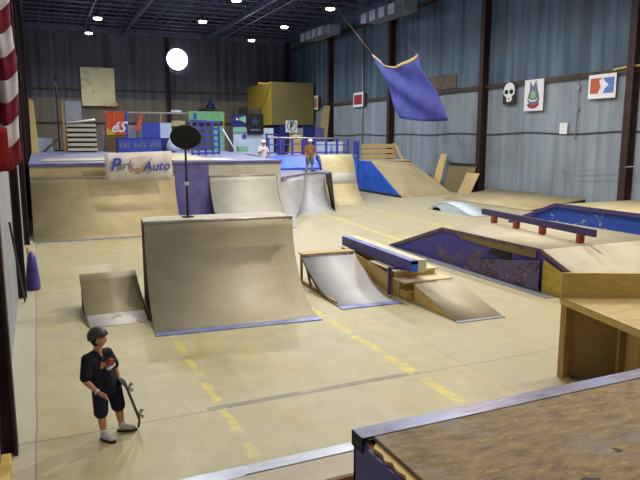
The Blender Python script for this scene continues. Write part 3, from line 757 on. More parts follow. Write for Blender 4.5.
# ------------------------------------------------------------ far end of the platform
def flat(name, mat, label, cat, x0, x1, y, z0, z1, th=.05, group=None, ret=False):
    return single(name, MB().box(x0,x1,y,y+th,z0,z1,.004), mat, label, cat, group)
t = thing('slat_bleacher', 'stack of pale wooden bleacher planks at the far left', 'bleachers', (2.65,42,2.42))
for k in range(6):
    part('plank', MB().box(1.78,3.5,42.0-.0+k*.10,42.35+k*.10,2.50+k*.30,2.68+k*.30,.01), 'wply', t)
part('back', MB().box(1.8,3.48,42.6,42.66,2.42,4.2), 'dark', t)
part('top_board', MB().slab([(1.85,42.3,4.25),(3.5,42.3,4.42),(3.5,43.1,4.55),(1.85,43.1,4.25)], .05), 'wply', t)
for x in (1.62,): part('post', MB().box(x-.07,x+.07,42.3,42.42,2.42,5.55), 'stud', t)
part('white_board', MB().box(1.8,2.7,42.9,42.95,4.15,4.3), 'white', t)
flat('grey_board', 'hvac', 'pale grey board standing behind the bleacher planks under the square board', 'board', 1.8,2.75,43.2,2.42,5.6)
single('tall_yellow_board', MB().slab([(-.25,41.6,5.6),(-.0,41.6,5.5),(.12,40.9,2.42),(-.28,40.9,2.42)], .08), 'plyY', 'narrow yellow board standing at the left wall beside the flag', 'board')
single('mast', MB().tube([(1.6,52,2.42),(1.6,52,7.8)], .05, 8).box(1.5,1.7,51.9,52.1,7.5,8.0), 'black', 'thin dark mast with a small box on top at the far left', 'mast')
single('mast_support', MB().box(1.2,2.0,51.6,52.4,0,2.41), 'dark', 'dark block under the thin mast at the far left', 'block')
single('bent_pipe', MB().tube([(.4,43.5,2.46),(.9,43.5,2.9),(1.4,43.5,3.35),(1.5,43.5,3.4)], .06, 8), 'osb', 'low bent olive pipe left of the bleacher planks', 'pipe')
single('low_cabinet', MB().box(-.1,.95,43.7,44.4,2.42,3.3,.02), 'whiteblue', 'low grey cabinet standing near the left wall at the far end', 'cabinet')
t = thing('square_board', 'large square pale plywood board mounted high on the back wall', 'board', (5.53,62.1,6.16))
part('sheet', MB().box(4.02,6.95,61.75,61.82,6.2,9.62), 'boardw', t)
part('batten', MB().box(4.3,4.5,61.82,62.15,6.3,9.5), 'dark', t); part('batten', MB().box(6.5,6.7,61.82,62.15,6.3,9.5), 'dark', t)
part('corner_chip', MB().box(6.75,7.1,61.7,61.75,6.25,6.55), 'plyY', t)

t = thing('orange_banner', 'orange banner with white script letters at the far end of the platform', 'banner', (4.75,43,3.4))
part('sheet', MB().box(4.18,5.32,43,43.03,3.5,5.0), 'orange', t)
text('lettering', 'éS', .95, 'textwhite', t, YN((4.85,42.98,3.98)), .01, .5, .02)
part('yellow_corner', MB().prism([(4.18,3.5),(4.75,3.5),(4.18,4.0)], 'y', 42.975, 42.995), 'yellow', t)
part('white_stroke', MB().bar((4.72,42.97,4.3),(4.66,42.97,5.0),.01,.06,(0,1,0)), 'textwhite', t)
part('frame', MB().box(4.12,5.38,43.03,43.09,2.42,3.5), 'dkwood', t)
flat('blue_edge_board', 'bluerail', 'narrow blue board at the right edge of the orange banner', 'board', 5.36,5.5,43.0,2.42,5.0)
t = thing('flame_board', 'leaning orange and white feather-shaped board right of the orange banner', 'board', (6.15,43,3.5))
part('feather', MB().prism([(5.9,3.72),(6.28,3.80),(6.42,4.2),(6.54,4.95),(6.3,4.75),(6.1,4.2)], 'y', 43.0, 43.05), 'orange', t)
part('white_stripe', MB().bar((6.12,42.98,3.9),(6.42,42.98,4.75),.01,.07,(0,1,0)), 'textwhite', t)
part('stake', MB().box(6.08,6.14,43.05,43.1,2.42,3.9), 'dark', t)
flat('violet_board', 'bluerail', 'plain violet-blue board behind the blue platform sign', 'board', 6.45,7.58,43.0,3.1,4.3)
flat('grey_back_panel', 'hvac', 'long grey panel standing behind the boards and banners of the platform', 'panel', 4.0,9.6,44.0,2.42,4.15)
single('shelf_beam', MB().box(4.2,12.4,44.2,44.3,4.95,5.05), 'coping', 'long pale horizontal rail above the far boards', 'rail')
for x, lb in ((5.0,'left'),(7.9,'middle'),(12.3,'right')):
    single('rail_post', MB().box(x-.05,x+.05,44.2,44.3,2.42,4.95), 'stud', '%s wooden upright under the long pale rail at the far end' % lb, 'post')
t = thing('blue_sign', 'long blue sign with pale worn lettering at the far edge of the platform', 'sign', (6,40,2.42))
part('board', MB().box(4.5,7.1,40,40.05,2.44,3.24), 'bluerail', t)
part('frame', MB().box(4.4,7.6,40.05,40.1,2.42,3.3), 'navy', t)
random.seed(5); xx = 4.62
while xx < 6.95:
    w_ = .10+random.random()*.08; hh = .22+random.random()*.12
    if random.random() > .12: part('letter', MB().box(xx, xx+w_, 39.985, 40, 2.72, 2.72+hh), 'textgrey', t)
    xx += w_+.06
single('pale_rock', MB().lathe([(.1,0),(.42,.12),(.45,.4),(.3,.7),(.1,.8)], (7.75,39.6,2.42), 14), 'whiteblue', 'pale rounded bag on the deck just left of the black oval board', 'bag')
flat('white_board_panel', 'whiteblue', 'bluish white board standing behind the pale bag', 'board', 7.6,8.36,43.0,2.42,4.3)
flat('tan_box', 'ply', 'small tan box on the far shelf above the black oval board', 'box', 8.45,9.3,43.1,4.08,4.45,.5)
single('tan_box_shelf', MB().box(8.4,9.5,43.0,43.7,3.95,4.08).box(8.42,8.5,43.1,43.2,2.42,3.95).box(9.4,9.48,43.1,43.2,2.42,3.95), 'dark', 'dark narrow shelf carrying the small tan box', 'shelf')
flat('white_strip_light', 'white', 'thin white strip lying on the long pale rail', 'strip', 8.6,9.3,44.15,5.05,5.2,.1)
t = thing('green_panel', 'pale green ribbed panel above the blue lattice frame', 'panel', (11,44,4.4))
part('sheet', MB().box(9.75,12.25,44.0,44.05,4.48,5.14), 'green', t)
m = MB()
for k in range(10): m.box(9.8+k*.25,9.83+k*.25,43.97,44.0,4.5,5.12)
part('ribs', m, 'mint', t)
part('leg', MB().box(9.8,9.9,44.05,44.12,2.42,4.2).box(12.1,12.2,44.05,44.12,2.42,4.2), 'stud', t)
part('blue_mark', MB().box(10.1,10.3,43.95,43.97,4.6,5.0), 'bluerail', t)
single('dark_cone', MB().lathe([(.55,0),(.35,.35),(.12,.75),(.06,1.0)], (15.4,60,6.05), 14), 'navy', 'small dark blue cone shape on a ledge before the back wall', 'cone')
single('cone_ledge', MB().box(14.7,16.1,59.4,62.2,5.9,6.05), 'girt', 'narrow dark ledge on the back wall under the dark cone', 'ledge')
flat('pale_side_sheet', 'mint', 'washed-out mint sheet standing between the lattice and the white partition', 'sheet', 11.3,12.0,43.2,2.42,4.1)

t = thing('white_partition', 'white partition wall with a round blue sticker behind the person in white', 'partition', (13.8,42,0))
part('panel', MB().box(12.35,15.25,42,42.1,0,3.98), 'whiteblue', t)
part('poster_rack', MB().box(12.4,12.5,42.1,42.2,3.9,5.4).box(13.3,13.4,42.1,42.2,3.9,5.5).box(14.3,14.4,42.1,42.2,3.9,5.4).box(12.2,14.5,42.1,42.15,4.7,4.8).box(12.6,14.3,42.0,42.1,5.1,5.2).box(12.3,14.5,41.9,42.0,4.2,4.3), 'dark', t)
part('blue_sticker', MB().lathe([(.17,-.01),(.17,.01)], (0,0,0), 20).xf(Matrix.Translation((13.1,41.97,3.4)) @ Matrix.Rotation(PI/2,4,'X')), 'bluerail', t)
def poster(name, label, x0, x1, y, z0, z1, mats):
    t = thing(name, label, 'poster', ((x0+x1)/2, y, z0))
    part('sheet', MB().box(x0,x1,y,y+.03,z0,z1), mats[0], t)
    return t
p = poster('black_poster', 'large black poster with a blue emblem above the white partition', 13.25,14.45,41.8,3.55,4.95, ('black',))
star = [(13.85+ (.36 if k%2==0 else .16)*math.sin(k*PI/5), 4.4+(.36 if k%2==0 else .16)*math.cos(k*PI/5)) for k in range(10)]
part('emblem', MB().prism(star, 'y', 41.78, 41.80), plain('dull_teal_print', (44,66,92), .6), p)
part('lettering_band', MB().box(13.5,14.2,41.78,41.8,3.8,3.9), 'textgrey', p)
p = poster('dark_green_poster', 'black and mint poster left of the large black one', 12.2,13.2,41.85,4.05,4.85, ('navy',))
part('mint_shape', MB().prism([(12.55,4.6),(13.0,4.75),(13.2,4.8),(13.2,4.3),(12.9,4.45)], 'y', 41.83, 41.85), 'mint', p)
part('white_mark', MB().box(12.5,12.75,41.83,41.85,4.5,4.65), 'white', p)
p = poster('mint_poster', 'mint green poster below the black and mint one', 12.3,13.2,41.87,3.7,4.08, ('mint',))
poster('small_black_poster', 'small black poster highest above the partition', 12.7,13.35,41.9,4.87,5.4, ('black',))
poster('grey_black_poster', 'small charcoal poster on top of the large black one', 13.5,14.2,41.9,4.97,5.28, ('helmet',))
single('mint_box', MB().box(12.05,12.7,39.9,40.4,2.42,2.75,.02), 'mint', 'mint green box on the deck in front of the white partition', 'box')
single('doorway_frame', MB().box(14.35,14.45,41.0,41.1,1.67,3.6).box(15.2,15.3,41.0,41.1,1.67,3.6).box(14.35,15.3,41.0,41.1,3.5,3.6).box(14.3,15.35,40.9,41.2,0,1.67), 'purple', 'violet door frame beside the person in white', 'frame')
t = thing('letter_sign', 'white square sign with a black circled F above the blue railing', 'sign', (17.4,44,3.7))
part('board', MB().box(16.95,17.88,44,44.04,3.72,4.58), 'white', t)
text('lettering', 'F', .62, 'black', t, YN((17.42,43.985,4.17)), .008, 0, .03)
rg = MB(); rr = []
for r in (.33,.38): rr.append([rg.b.verts.new((17.42+r*math.cos(2*PI*k/28),43.985,4.17+r*math.sin(2*PI*k/28))) for k in range(28)])
for k in range(28): rg.b.faces.new((rr[0][k], rr[0][(k+1)%28], rr[1][(k+1)%28], rr[1][k]))
ext = bmesh.ops.extrude_face_region(rg.b, geom=rg.b.faces[:]); bmesh.ops.translate(rg.b, vec=(0,-.01,0), verts=[v for v in ext['geom'] if isinstance(v, bmesh.types.BMVert)])
part('ring', rg, 'black', t)
part('post', MB().box(17.3,17.5,44.04,44.14,0,3.8), 'stud', t)
single('tan_drum', MB().lathe([(.38,0),(.42,.1),(.42,.5),(.38,.6)], (17.6,43.3,2.9), 16).box(17.1,18.1,42.9,43.7,0,2.9), 'ply', 'round tan drum on a block just below the F sign', 'drum')

t = thing('loft_room', 'boxy olive wood loft room with a yellow side wall in the far right corner', 'loft', (21.9,57,0))
part('front_wall', MB().box(19.85,24.0,55,55.15,4.5,8.35), 'osb', t)
part('side_wall', MB().box(19.8,19.95,55.15,62.1,4.5,8.35), 'osbY', t, 'bright yellow side wall')
part('floor_panel', MB().box(19.95,24.0,55.15,62.1,4.4,4.5), 'dark', t)
part('support_wall', MB().box(19.85,24.0,55.4,55.5,0,4.45), 'navy', t)
part('lintel', MB().box(18.6,19.9,55.05,55.2,8.1,8.25), 'stud', t)
for k, (x, z) in enumerate(((18.6,3.9),(19.6,3.75),(20.6,3.9),(21.5,3.8))):
    single('stacked_crate', MB().box(x-.42,x+.42,48.0,48.8,2.6,z+.35,.03), ('navy','hvac','navy','purpleflat')[k], ('navy crate nearest the F sign below the loft','grey crate second from the F sign below the loft','navy crate third from the F sign below the loft','violet crate rightmost below the loft')[k], 'crate', 'crates below the loft')
single('crate_bench', MB().box(18.0,22.2,47.8,49.0,2.5,2.6).box(18.0,22.2,47.8,47.9,0,2.5).box(18,18.2,47.9,48.9,0,2.5), 'dkwood', 'dark wooden bench carrying the crates below the loft', 'bench')
single('tall_leaning_sheet', MB().slab([(22.4,50.4,2.5),(23.2,50.4,2.5),(23.75,50.8,6.1),(23.1,50.8,6.1)], .05), 'ply', 'tall narrow tan sheet leaning on the right wall beside the loft', 'board')
single('sheet_stand', MB().box(22.2,23.6,50.0,51.1,0,2.45), 'dkwood', 'dark block under the tall leaning sheet', 'block')

# ------------------------------------------------------------ right wall art
xw = XR-.2
single('brown_patch', MB().box(XR-.05,XR-.02,33.2,36.4,6.4,7.3), plain('brown_stained_board', (104,92,84), .8, 0, .2, 1.5, 0, .3, (72,68,72)), 'brown stained patch board on the right wall just above the girt by the tarp', 'board')
t = thing('skull_cutout', 'white painted skull on a black board hung on the girt of the right wall', 'wall art', (xw,28.35,5.2))
part('board', MB().box(xw,xw+.03,27.62,28.62,5.15,6.3), 'dark', t)
def yz(pts): return [(28.1-a*1.0, 5.78+b*.98) for a, b in pts]
sk = [(-.42,.22),(-.3,.45),(-.05,.56),(.2,.52),(.4,.35),(.46,.08),(.42,-.12),(.25,-.2),(.24,-.42),(.05,-.52),(-.16,-.5),(-.22,-.22),(-.4,-.14),(-.47,.05)]
part('skull', MB().prism(yz(sk), 'x', xw-.03, xw), 'white', t)
for yy in (28.30, 27.90): part('eye_socket', MB().lathe([(.13,-.01),(.13,.01)], (0,0,0), 14, 1, 1.15).xf(Matrix.Translation((xw-.035,yy,5.82)) @ Matrix.Rotation(PI/2,4,'Y')), 'black', t)
part('nose_hole', MB().prism([(28.08,5.5),(28.16,5.4),(28.0,5.4)], 'x', xw-.045, xw-.03), 'black', t)
t = thing('crest_poster', 'tall white poster with a grey horned emblem and red scroll right of the skull', 'poster', (xw,26.2,4.7))
part('sheet', MB().box(xw,xw+.02,25.5,26.9,4.72,6.34), 'white', t)
part('emblem', MB().prism([(26.65,5.3),(26.50,5.75),(26.47,6.25),(26.25,5.95),(26.05,6.28),(25.90,5.75),(25.75,5.3),(25.95,5.02),(26.45,5.02)], 'x', xw-.02, xw), 'textgrey', t)
part('emblem_centre', MB().lathe([(.2,-.01),(.2,.01)], (0,0,0), 16).xf(Matrix.Translation((xw-.03,26.2,5.55)) @ Matrix.Rotation(PI/2,4,'Y')), 'green', t)
part('crescent', MB().prism([(26.60,5.38),(26.40,5.2),(26.05,5.2),(25.80,5.4),(26.05,5.28),(26.35,5.28)], 'x', xw-.045, xw-.02), 'white', t)
part('scroll', MB().prism([(26.60,5.1),(26.60,4.95),(26.35,4.85),(26.05,4.86),(25.80,5.0),(25.80,5.14),(26.15,5.0)], 'x', xw-.03, xw-.0), 'darkred', t)
t = thing('red_blue_poster', 'white bordered poster half orange-red and half blue near the right edge', 'poster', (xw,22,5.1))
part('sheet', MB().box(xw,xw+.02,21.02,22.58,5.12,6.22), 'white', t)
part('red_half', MB().box(xw-.012,xw,21.8,22.46,5.35,6.05), plain('faded_orange_print', (186,92,64), .6), t)
part('blue_half', MB().box(xw-.012,xw,21.12,21.72,5.35,6.05), plain('faded_blue_print', (92,122,200), .6), t)
part('white_figure', MB().prism([(22.00,5.32),(21.85,5.66),(21.95,5.91),(21.75,6.06),(21.60,5.86),(21.40,5.71),(21.62,5.56),(21.70,5.32)], 'x', xw-.024, xw-.012), 'white', t)
single('white_notice', MB().box(xw+.1,xw+.12,23.85,24.35,3.5,4.05), 'white', 'small white notice taped to the right wall below the conduit', 'notice')
for y0, y1, z0, z1, lb in ((54.2,55.4,5.9,7.2,'small framed picture on the right wall beside the loft'),(45.3,47.0,5.8,6.95,'framed picture hung on the girt between the loft and the tarp')):
    t = thing('framed_picture', lb, 'picture', (xw,(y0+y1)/2,z0))
    part('frame', MB().box(xw,xw+.04,y0,y1,z0,z1), 'white', t); part('print', MB().box(xw-.01,xw,y0+.2,y1-.15,z0+.2,z1-.2), 'brownprint' if y0 > 50 else 'darkred', t)
    part('dark_edge', MB().box(xw+.0,xw+.05,y0-.35,y0,z0,z1-.1), 'dark', t)

# hanging tarp
t = thing('hanging_tarp', 'large violet-blue tarp hanging on ropes before the right wall', 'tarp', (21,32,4.3))
A_, B_, C_, D_ = Vector((20.0,36.4,8.6)), Vector((20.4,31.9,8.15)), Vector((20.8,28.9,4.25)), Vector((20.3,33.3,4.5))
g = []
for i in range(25):
    f = i/24; row = []
    for j in range(21):
        q = j/20
        top = A_.lerp(B_, f); bot = D_.lerp(C_, f); p = top.lerp(bot, q)
        sag = -(.75*4*f*(1-f))*(1-q)**1.5
        fold = .12*math.sin(f*15+q*5)*(1-q)*.9 + .10*math.sin(f*7-q*9)
        p = p + Vector((fold, 0, sag - .12*math.sin(PI*f)*q)); 
        p.y += .35*math.sin(PI*q)*(1-f)*0 + .12*math.sin(q*9+f*5)*f*(1-f)
        row.append(p)
    g.append(row)
part('cloth', MB().sheet(g, .012), plain('violet_tarp', (74,78,156), .7, 0, .12, .9, 0, .3, (58,60,128)), t)
part('pale_hem', MB().sheet([[p + Vector((-.02,0,.0)) for p in (r[0], r[1])] for r in g], .02), 'ply', t, 'pale tan hem along the top')
for a, b in ((A_,(18.9,40.8,12.9)),(B_,(24.1,39.9,10.7))):
    part('rope', MB().tube([a, Vector(a).lerp(Vector(b), .5)-Vector((0,0,.05)), b], .022, 6), 'rope', t)

# ------------------------------------------------------------ left side things
t = thing('flag', 'red and white striped flag hanging from a short pole on the left wall', 'flag', (-.3,5.6,3.16))
def fold(x): return 5.6+.07*math.sin((x+.5)*34)+.03*math.sin((x+.5)*61)
xs = [-.50+.39*i/50 for i in range(51)]; hs = .172
for k in range(14):
    za = 3.14+k*hs
    off = lambda x: .09*math.sin((x+.5)*16)
    g = [[(x + .01*math.sin(zz*7), fold(x), zz+off(x)) for zz in (za, za+hs/2, za+hs)] for x in xs]
    part('stripe', MB().sheet(g, .004, (0,-1,0)), 'flagred' if k % 2 == 0 else 'flagwhite', t)
single('flag_pole', MB().tube([(-.545,5.6,5.7),(-.08,5.6,5.7)], .02, 8), 'metal', 'short pole carrying the striped flag on the left wall', 'pole')
single('red_cloth', MB().sheet([[(-.50+.038*k, 5.35+.04*math.sin(k*1.9), 3.12+j*.055-.012*k+.02*math.sin(k)) for j in range(7)] for k in range(9)], .015, (0,-1,0)), 'red', 'bright red crumpled cloth in front of the lower corner of the striped flag', 'cloth')
single('violet_bundle', MB().lathe([(.20,0),(.20,.15),(.16,.45),(.12,.7),(.06,.82)], (-.27,14.95,0), 14, .75, 1.3), 'purple', 'violet rolled tarp standing at the foot of the second column on the left', 'bundle')
single('small_white_pot', MB().lathe([(.05,0),(.08,.1),(.06,.22)], (-.4,19.5,0), 12), 'ply', 'small pale pot on the floor behind the violet roll', 'pot')
single('leaning_rod', MB().tube([(-.5,11.6,1.9),(-.42,13.7,.03)], .02, 8), 'cable', 'dark rod leaning on the left wall between the columns', 'rod')
single('skirting_timber', MB().box(-.54,-.44,5.0,6.7,0,.14,.01), 'plyY', 'yellow timber lying along the left wall in front of the first column', 'timber')

# ------------------------------------------------------------ foreground
t = thing('foreground_deck', 'worn plywood platform deck with a scraped steel edge filling the near right corner', 'platform', (4,1.5,0))
x0, x1, y1, zt = 1.69, 9.0, 3.27, 1.5
part('deck_sheet', MB().box(x0+.075,x1,-2.0,y1-.135,zt-.032,zt-.004,.004), 'deckply', t)
sm = MB(); random.seed(3)
yy = -2.0; edge = [(x0+.02, -2.0)]
while yy < y1-.16: edge.append((x0+.012+random.random()*.03, yy)); yy += .03+random.random()*.05
sm.prism(edge+[(x0+.10,y1-.14),(x0+.10,-2.0)], 'z', zt-.05, zt-.026)
part('splintered_edge', sm, 'plyY', t)
part('steel_edge', MB().box(x0-.004,x1,y1-.135,y1,zt-.008,zt,.002).box(x0-.004,x1,y1-.008,y1,zt-.09,zt-.008), 'steel', t, 'scraped violet-blue steel angle')
part('steel_end', MB().box(x0-.006,x0+.0,y1-.138,y1,zt-.10,zt-.001), 'black', t)
part('side_panel', MB().box(x0+.005,x0+.03,-2.0,y1-.01,0,zt-.05), 'purple', t)
part('front_panel', MB().box(x0+.005,x1,y1-.035,y1-.01,0,zt-.09), 'purple', t)
part('joist', MB().box(x0+.03,x0+.07,-2.0,y1-.04,zt-.18,zt-.05), 'stud', t)

t = thing('near_quarter_pipe', 'near grey ramp with a bluish steel foot plate at the bottom edge', 'ramp', (1.0,5,0))
pr5 = []
for k in range(9):
    q = math.acos(1-.42/2.4)*k/8; pr5.append((5.60-2.4*math.sin(q), 2.4*(1-math.cos(q))))
part('riding_surface', MB().sheet([[(x,y,z+.012) for y,z in pr5] for x in (1.66,-.2)], .02), 'maso3', t)
part('threshold_plate', MB().box(-.2,2.95,5.50,5.69,.004,.02), 'stripgrey', t, 'bluish steel threshold plate')
part('deck', MB().box(-.2,1.66,3.3,pr5[-1][0],.40,.43), 'maso3', t)
part('side_support', MB().box(1.6,1.65,3.3,pr5[-1][0],0,.40), 'dkwood', t)
part('apron', MB().box(1.66,2.95,4.6,5.52,.004,.02), 'maso', t)
part('side_panel', MB().prism([(y,max(z-.02,0)) for y,z in pr5]+[(pr5[-1][0],0)], 'x', 1.62, 1.65), 'dkwood', t)
t = thing('wood_crate', 'small raw wood box tucked at the corner of the near platform', 'box', (2.2,4.3,0))
part('body', MB().box(1.95,3.0,3.4,4.12,0.02,.55,.01), 'dkwood', t)
part('top', MB().box(1.92,3.05,3.35,4.16,.55,.58,.004), 'ply', t)
part('rim', MB().box(1.92,3.05,4.14,4.18,.58,.62), 'dkwood', t)

# raw plywood box at the right
def Wb(u, v, z): return None
AB = -.20; CB = (6.44, 6.28, 0)
RB = lambda m: m.rot(AB, CB)
AP = -.45; RP = lambda m: m.rot(AP, CB)
x0, y1, zt = 6.44, 6.28, 1.14
t = thing('plywood_box', 'raw yellow plywood launch box with open studded side at the right edge', 'box', (8,5,0))
ea = Vector((math.sin(AB)*1, -math.cos(AB), 0))                     # along the open side, towards the viewer
ep = Vector((math.cos(AP), math.sin(AP), 0))                        # along the parapet
c0 = Vector((x0, y1, 0)); pa = c0+ea*1.9; pb = c0+ep*4.2; pc = pb+Vector((0,-1.0,0))
def top(z, th): return MB().slab([(p.x,p.y,z) for p in (c0,pa,pc,pb)], th)
part('top_sheet', top(zt, .02), 'ply', t)
part('top_edge', RB(MB().box(x0-.008,x0+.03,y1-1.9,y1-.02,zt-.09,zt-.02)), 'plyY', t)
part('parapet', RP(MB().box(x0,x0+4.2,y1-.02,y1+.02,zt-.06,zt+.34,.004)), 'plyY', t)
part('back_panel', RP(MB().box(x0+.02,x0+4.2,y1-.02,y1+.0,0,zt-.06)), 'plyY', t)
part('corner_post', RB(MB().box(x0,x0+.09,y1-.16,y1-.06,0,zt-.09)), 'stud', t)
part('inner_panel', RB(MB().box(x0+.60,x0+.62,y1-1.9,y1-.45,0,zt-.02)), 'plyY', t)
for k in range(4): part('stud', RB(MB().box(x0+.50,x0+.60,y1-.62-k*.40,y1-.58-k*.40,0,zt-.02)), 'stud', t)
part('bottom_plate', RB(MB().box(x0,x0+.09,y1-1.9,y1-.16,0,.04)), 'stud', t)

# ------------------------------------------------------------ people
def skin_mesh(nodes, edges, sub=2, root=0):
    """nodes: (x,y,z,r or (rx,ry))"""
    me = bpy.data.meshes.new('sk'); me.from_pydata([n[:3] for n in nodes], edges, []); me.update()
    o = bpy.data.objects.new('sk', me); C.objects.link(o)
    sm = o.modifiers.new('s', 'SKIN'); sm.use_smooth_shade = True; sm.branch_smoothing = .6
    for i, n in enumerate(nodes):
        r = n[3]; sv = me.skin_vertices[0].data[i]; sv.radius = r if isinstance(r, tuple) else (r, r); sv.use_root = (i == root)
    su = o.modifiers.new('u', 'SUBSURF'); su.levels = sub; su.render_levels = sub
    bpy.context.view_layer.update()
    out = bpy.data.meshes.new_from_object(o.evaluated_get(bpy.context.evaluated_depsgraph_get()))
    bpy.data.objects.remove(o); bpy.data.meshes.remove(me); return out
def chain(pts):
    return pts, [(i, i+1) for i in range(len(pts)-1)]
def addmesh(bm, me, m=None):
    if m: me.transform(m)
    bm.from_mesh(me); bpy.data.meshes.remove(me)
def remesh(me, vox, smooth=2):
    o = bpy.data.objects.new('rm', me); C.objects.link(o)
    r = o.modifiers.new('r', 'REMESH'); r.mode = 'VOXEL'; r.voxel_size = vox; r.use_smooth_shade = True
    s = o.modifiers.new('s', 'SMOOTH'); s.iterations = smooth; s.factor = .5
    bpy.context.view_layer.update()
    out = bpy.data.meshes.new_from_object(o.evaluated_get(bpy.context.evaluated_depsgraph_get()))
    bpy.data.objects.remove(o); bpy.data.meshes.remove(me); return out
def head_mesh(c, r, fwd, tilt=0.0):
    """skull, jaw, nose, ears; r = half head width"""
    bm = bmesh.new()
    bmesh.ops.create_uvsphere(bm, u_segments=28, v_segments=20, radius=1)
    for v in bm.verts:
        x, y, z = v.co                                # y negative = face
        f = 1 - .28*max(0,-z)**1.3
        v.co = Vector((x*f*.93, y*(1.08 if y > 0 else 1.0)*(1-.12*max(0,-z)), z*1.28))
        if y < -.55 and -.2 < z < .15: v.co.y += .05  # eye hollows
        if y < -.5 and z < -.75: v.co.y -= .10        # chin
    nose = bmesh.ops.create_cone(bm, segments=10, radius1=.2, radius2=.07, depth=.42, cap_ends=True)['verts']
    bmesh.ops.transform(bm, matrix=Matrix.Translation((0,-1.02,-.14)) @ Matrix.Rotation(.25,4,'X'), verts=nose)
    for sx in (-1, 1):
        e = bmesh.ops.create_uvsphere(bm, u_segments=10, v_segments=8, radius=.24)['verts']
        bmesh.ops.transform(bm, matrix=Matrix.Translation((sx*.95,.05,-.12)) @ Matrix.Diagonal((.4,.8,1.2,1)), verts=e)
    lip = bmesh.ops.create_uvsphere(bm, u_segments=10, v_segments=6, radius=.22)['verts']
    bmesh.ops.transform(bm, matrix=Matrix.Translation((0,-.86,-.56)) @ Matrix.Diagonal((1.3,.5,.35,1)), verts=lip)
    me = bpy.data.meshes.new('h')
    az = math.atan2(fwd[0], -fwd[1])
    Mx = Matrix.Translation(c) @ Matrix.Rotation(az,4,'Z') @ Matrix.Rotation(tilt,4,'X') @ Matrix.Scale(r,4)
    bmesh.ops.transform(bm, matrix=Mx, verts=bm.verts[:]); bm.to_mesh(me); bm.free(); return me, Mx
def hand_nodes(w, d, side, s=1.0, curl=.5):
    """palm + five fingers; w wrist, d pointing direction, side = thumb direction"""
    w = Vector(w); d = Vector(d).normalized(); sd = Vector(side); sd = (sd - d*sd.dot(d)).normalized(); nrm = d.cross(sd)
    out = []
    pal = w + d*.05*s
    out.append([(*w, .02*s), (*(w+d*.03*s), .023*s), (*(w+d*.06*s), .024*s)])
    for k, L in enumerate((.058,.068,.062,.048)):
        b = w + d*.055*s + sd*(.024-.016*k)*s
        m_ = b + d*L*.5*s; dd = (d*math.cos(curl)+nrm*math.sin(curl)); dd2 = (d*math.cos(curl*1.9)+nrm*math.sin(curl*1.9))
        out.append([(*b,.0095*s),(*m_,.009*s),(*(m_+dd*L*.35*s),.008*s),(*(m_+dd*L*.35*s+dd2*L*.3*s),.007*s)])
    tb = w + d*.015*s + sd*.018*s; td = (d*.6+sd*.7+nrm*.3).normalized()
    out.append([(*tb,.011*s),(*(tb+td*.03*s),.010*s),(*(tb+td*.03*s+(td+d).normalized()*.025*s),.008*s)])
    return out
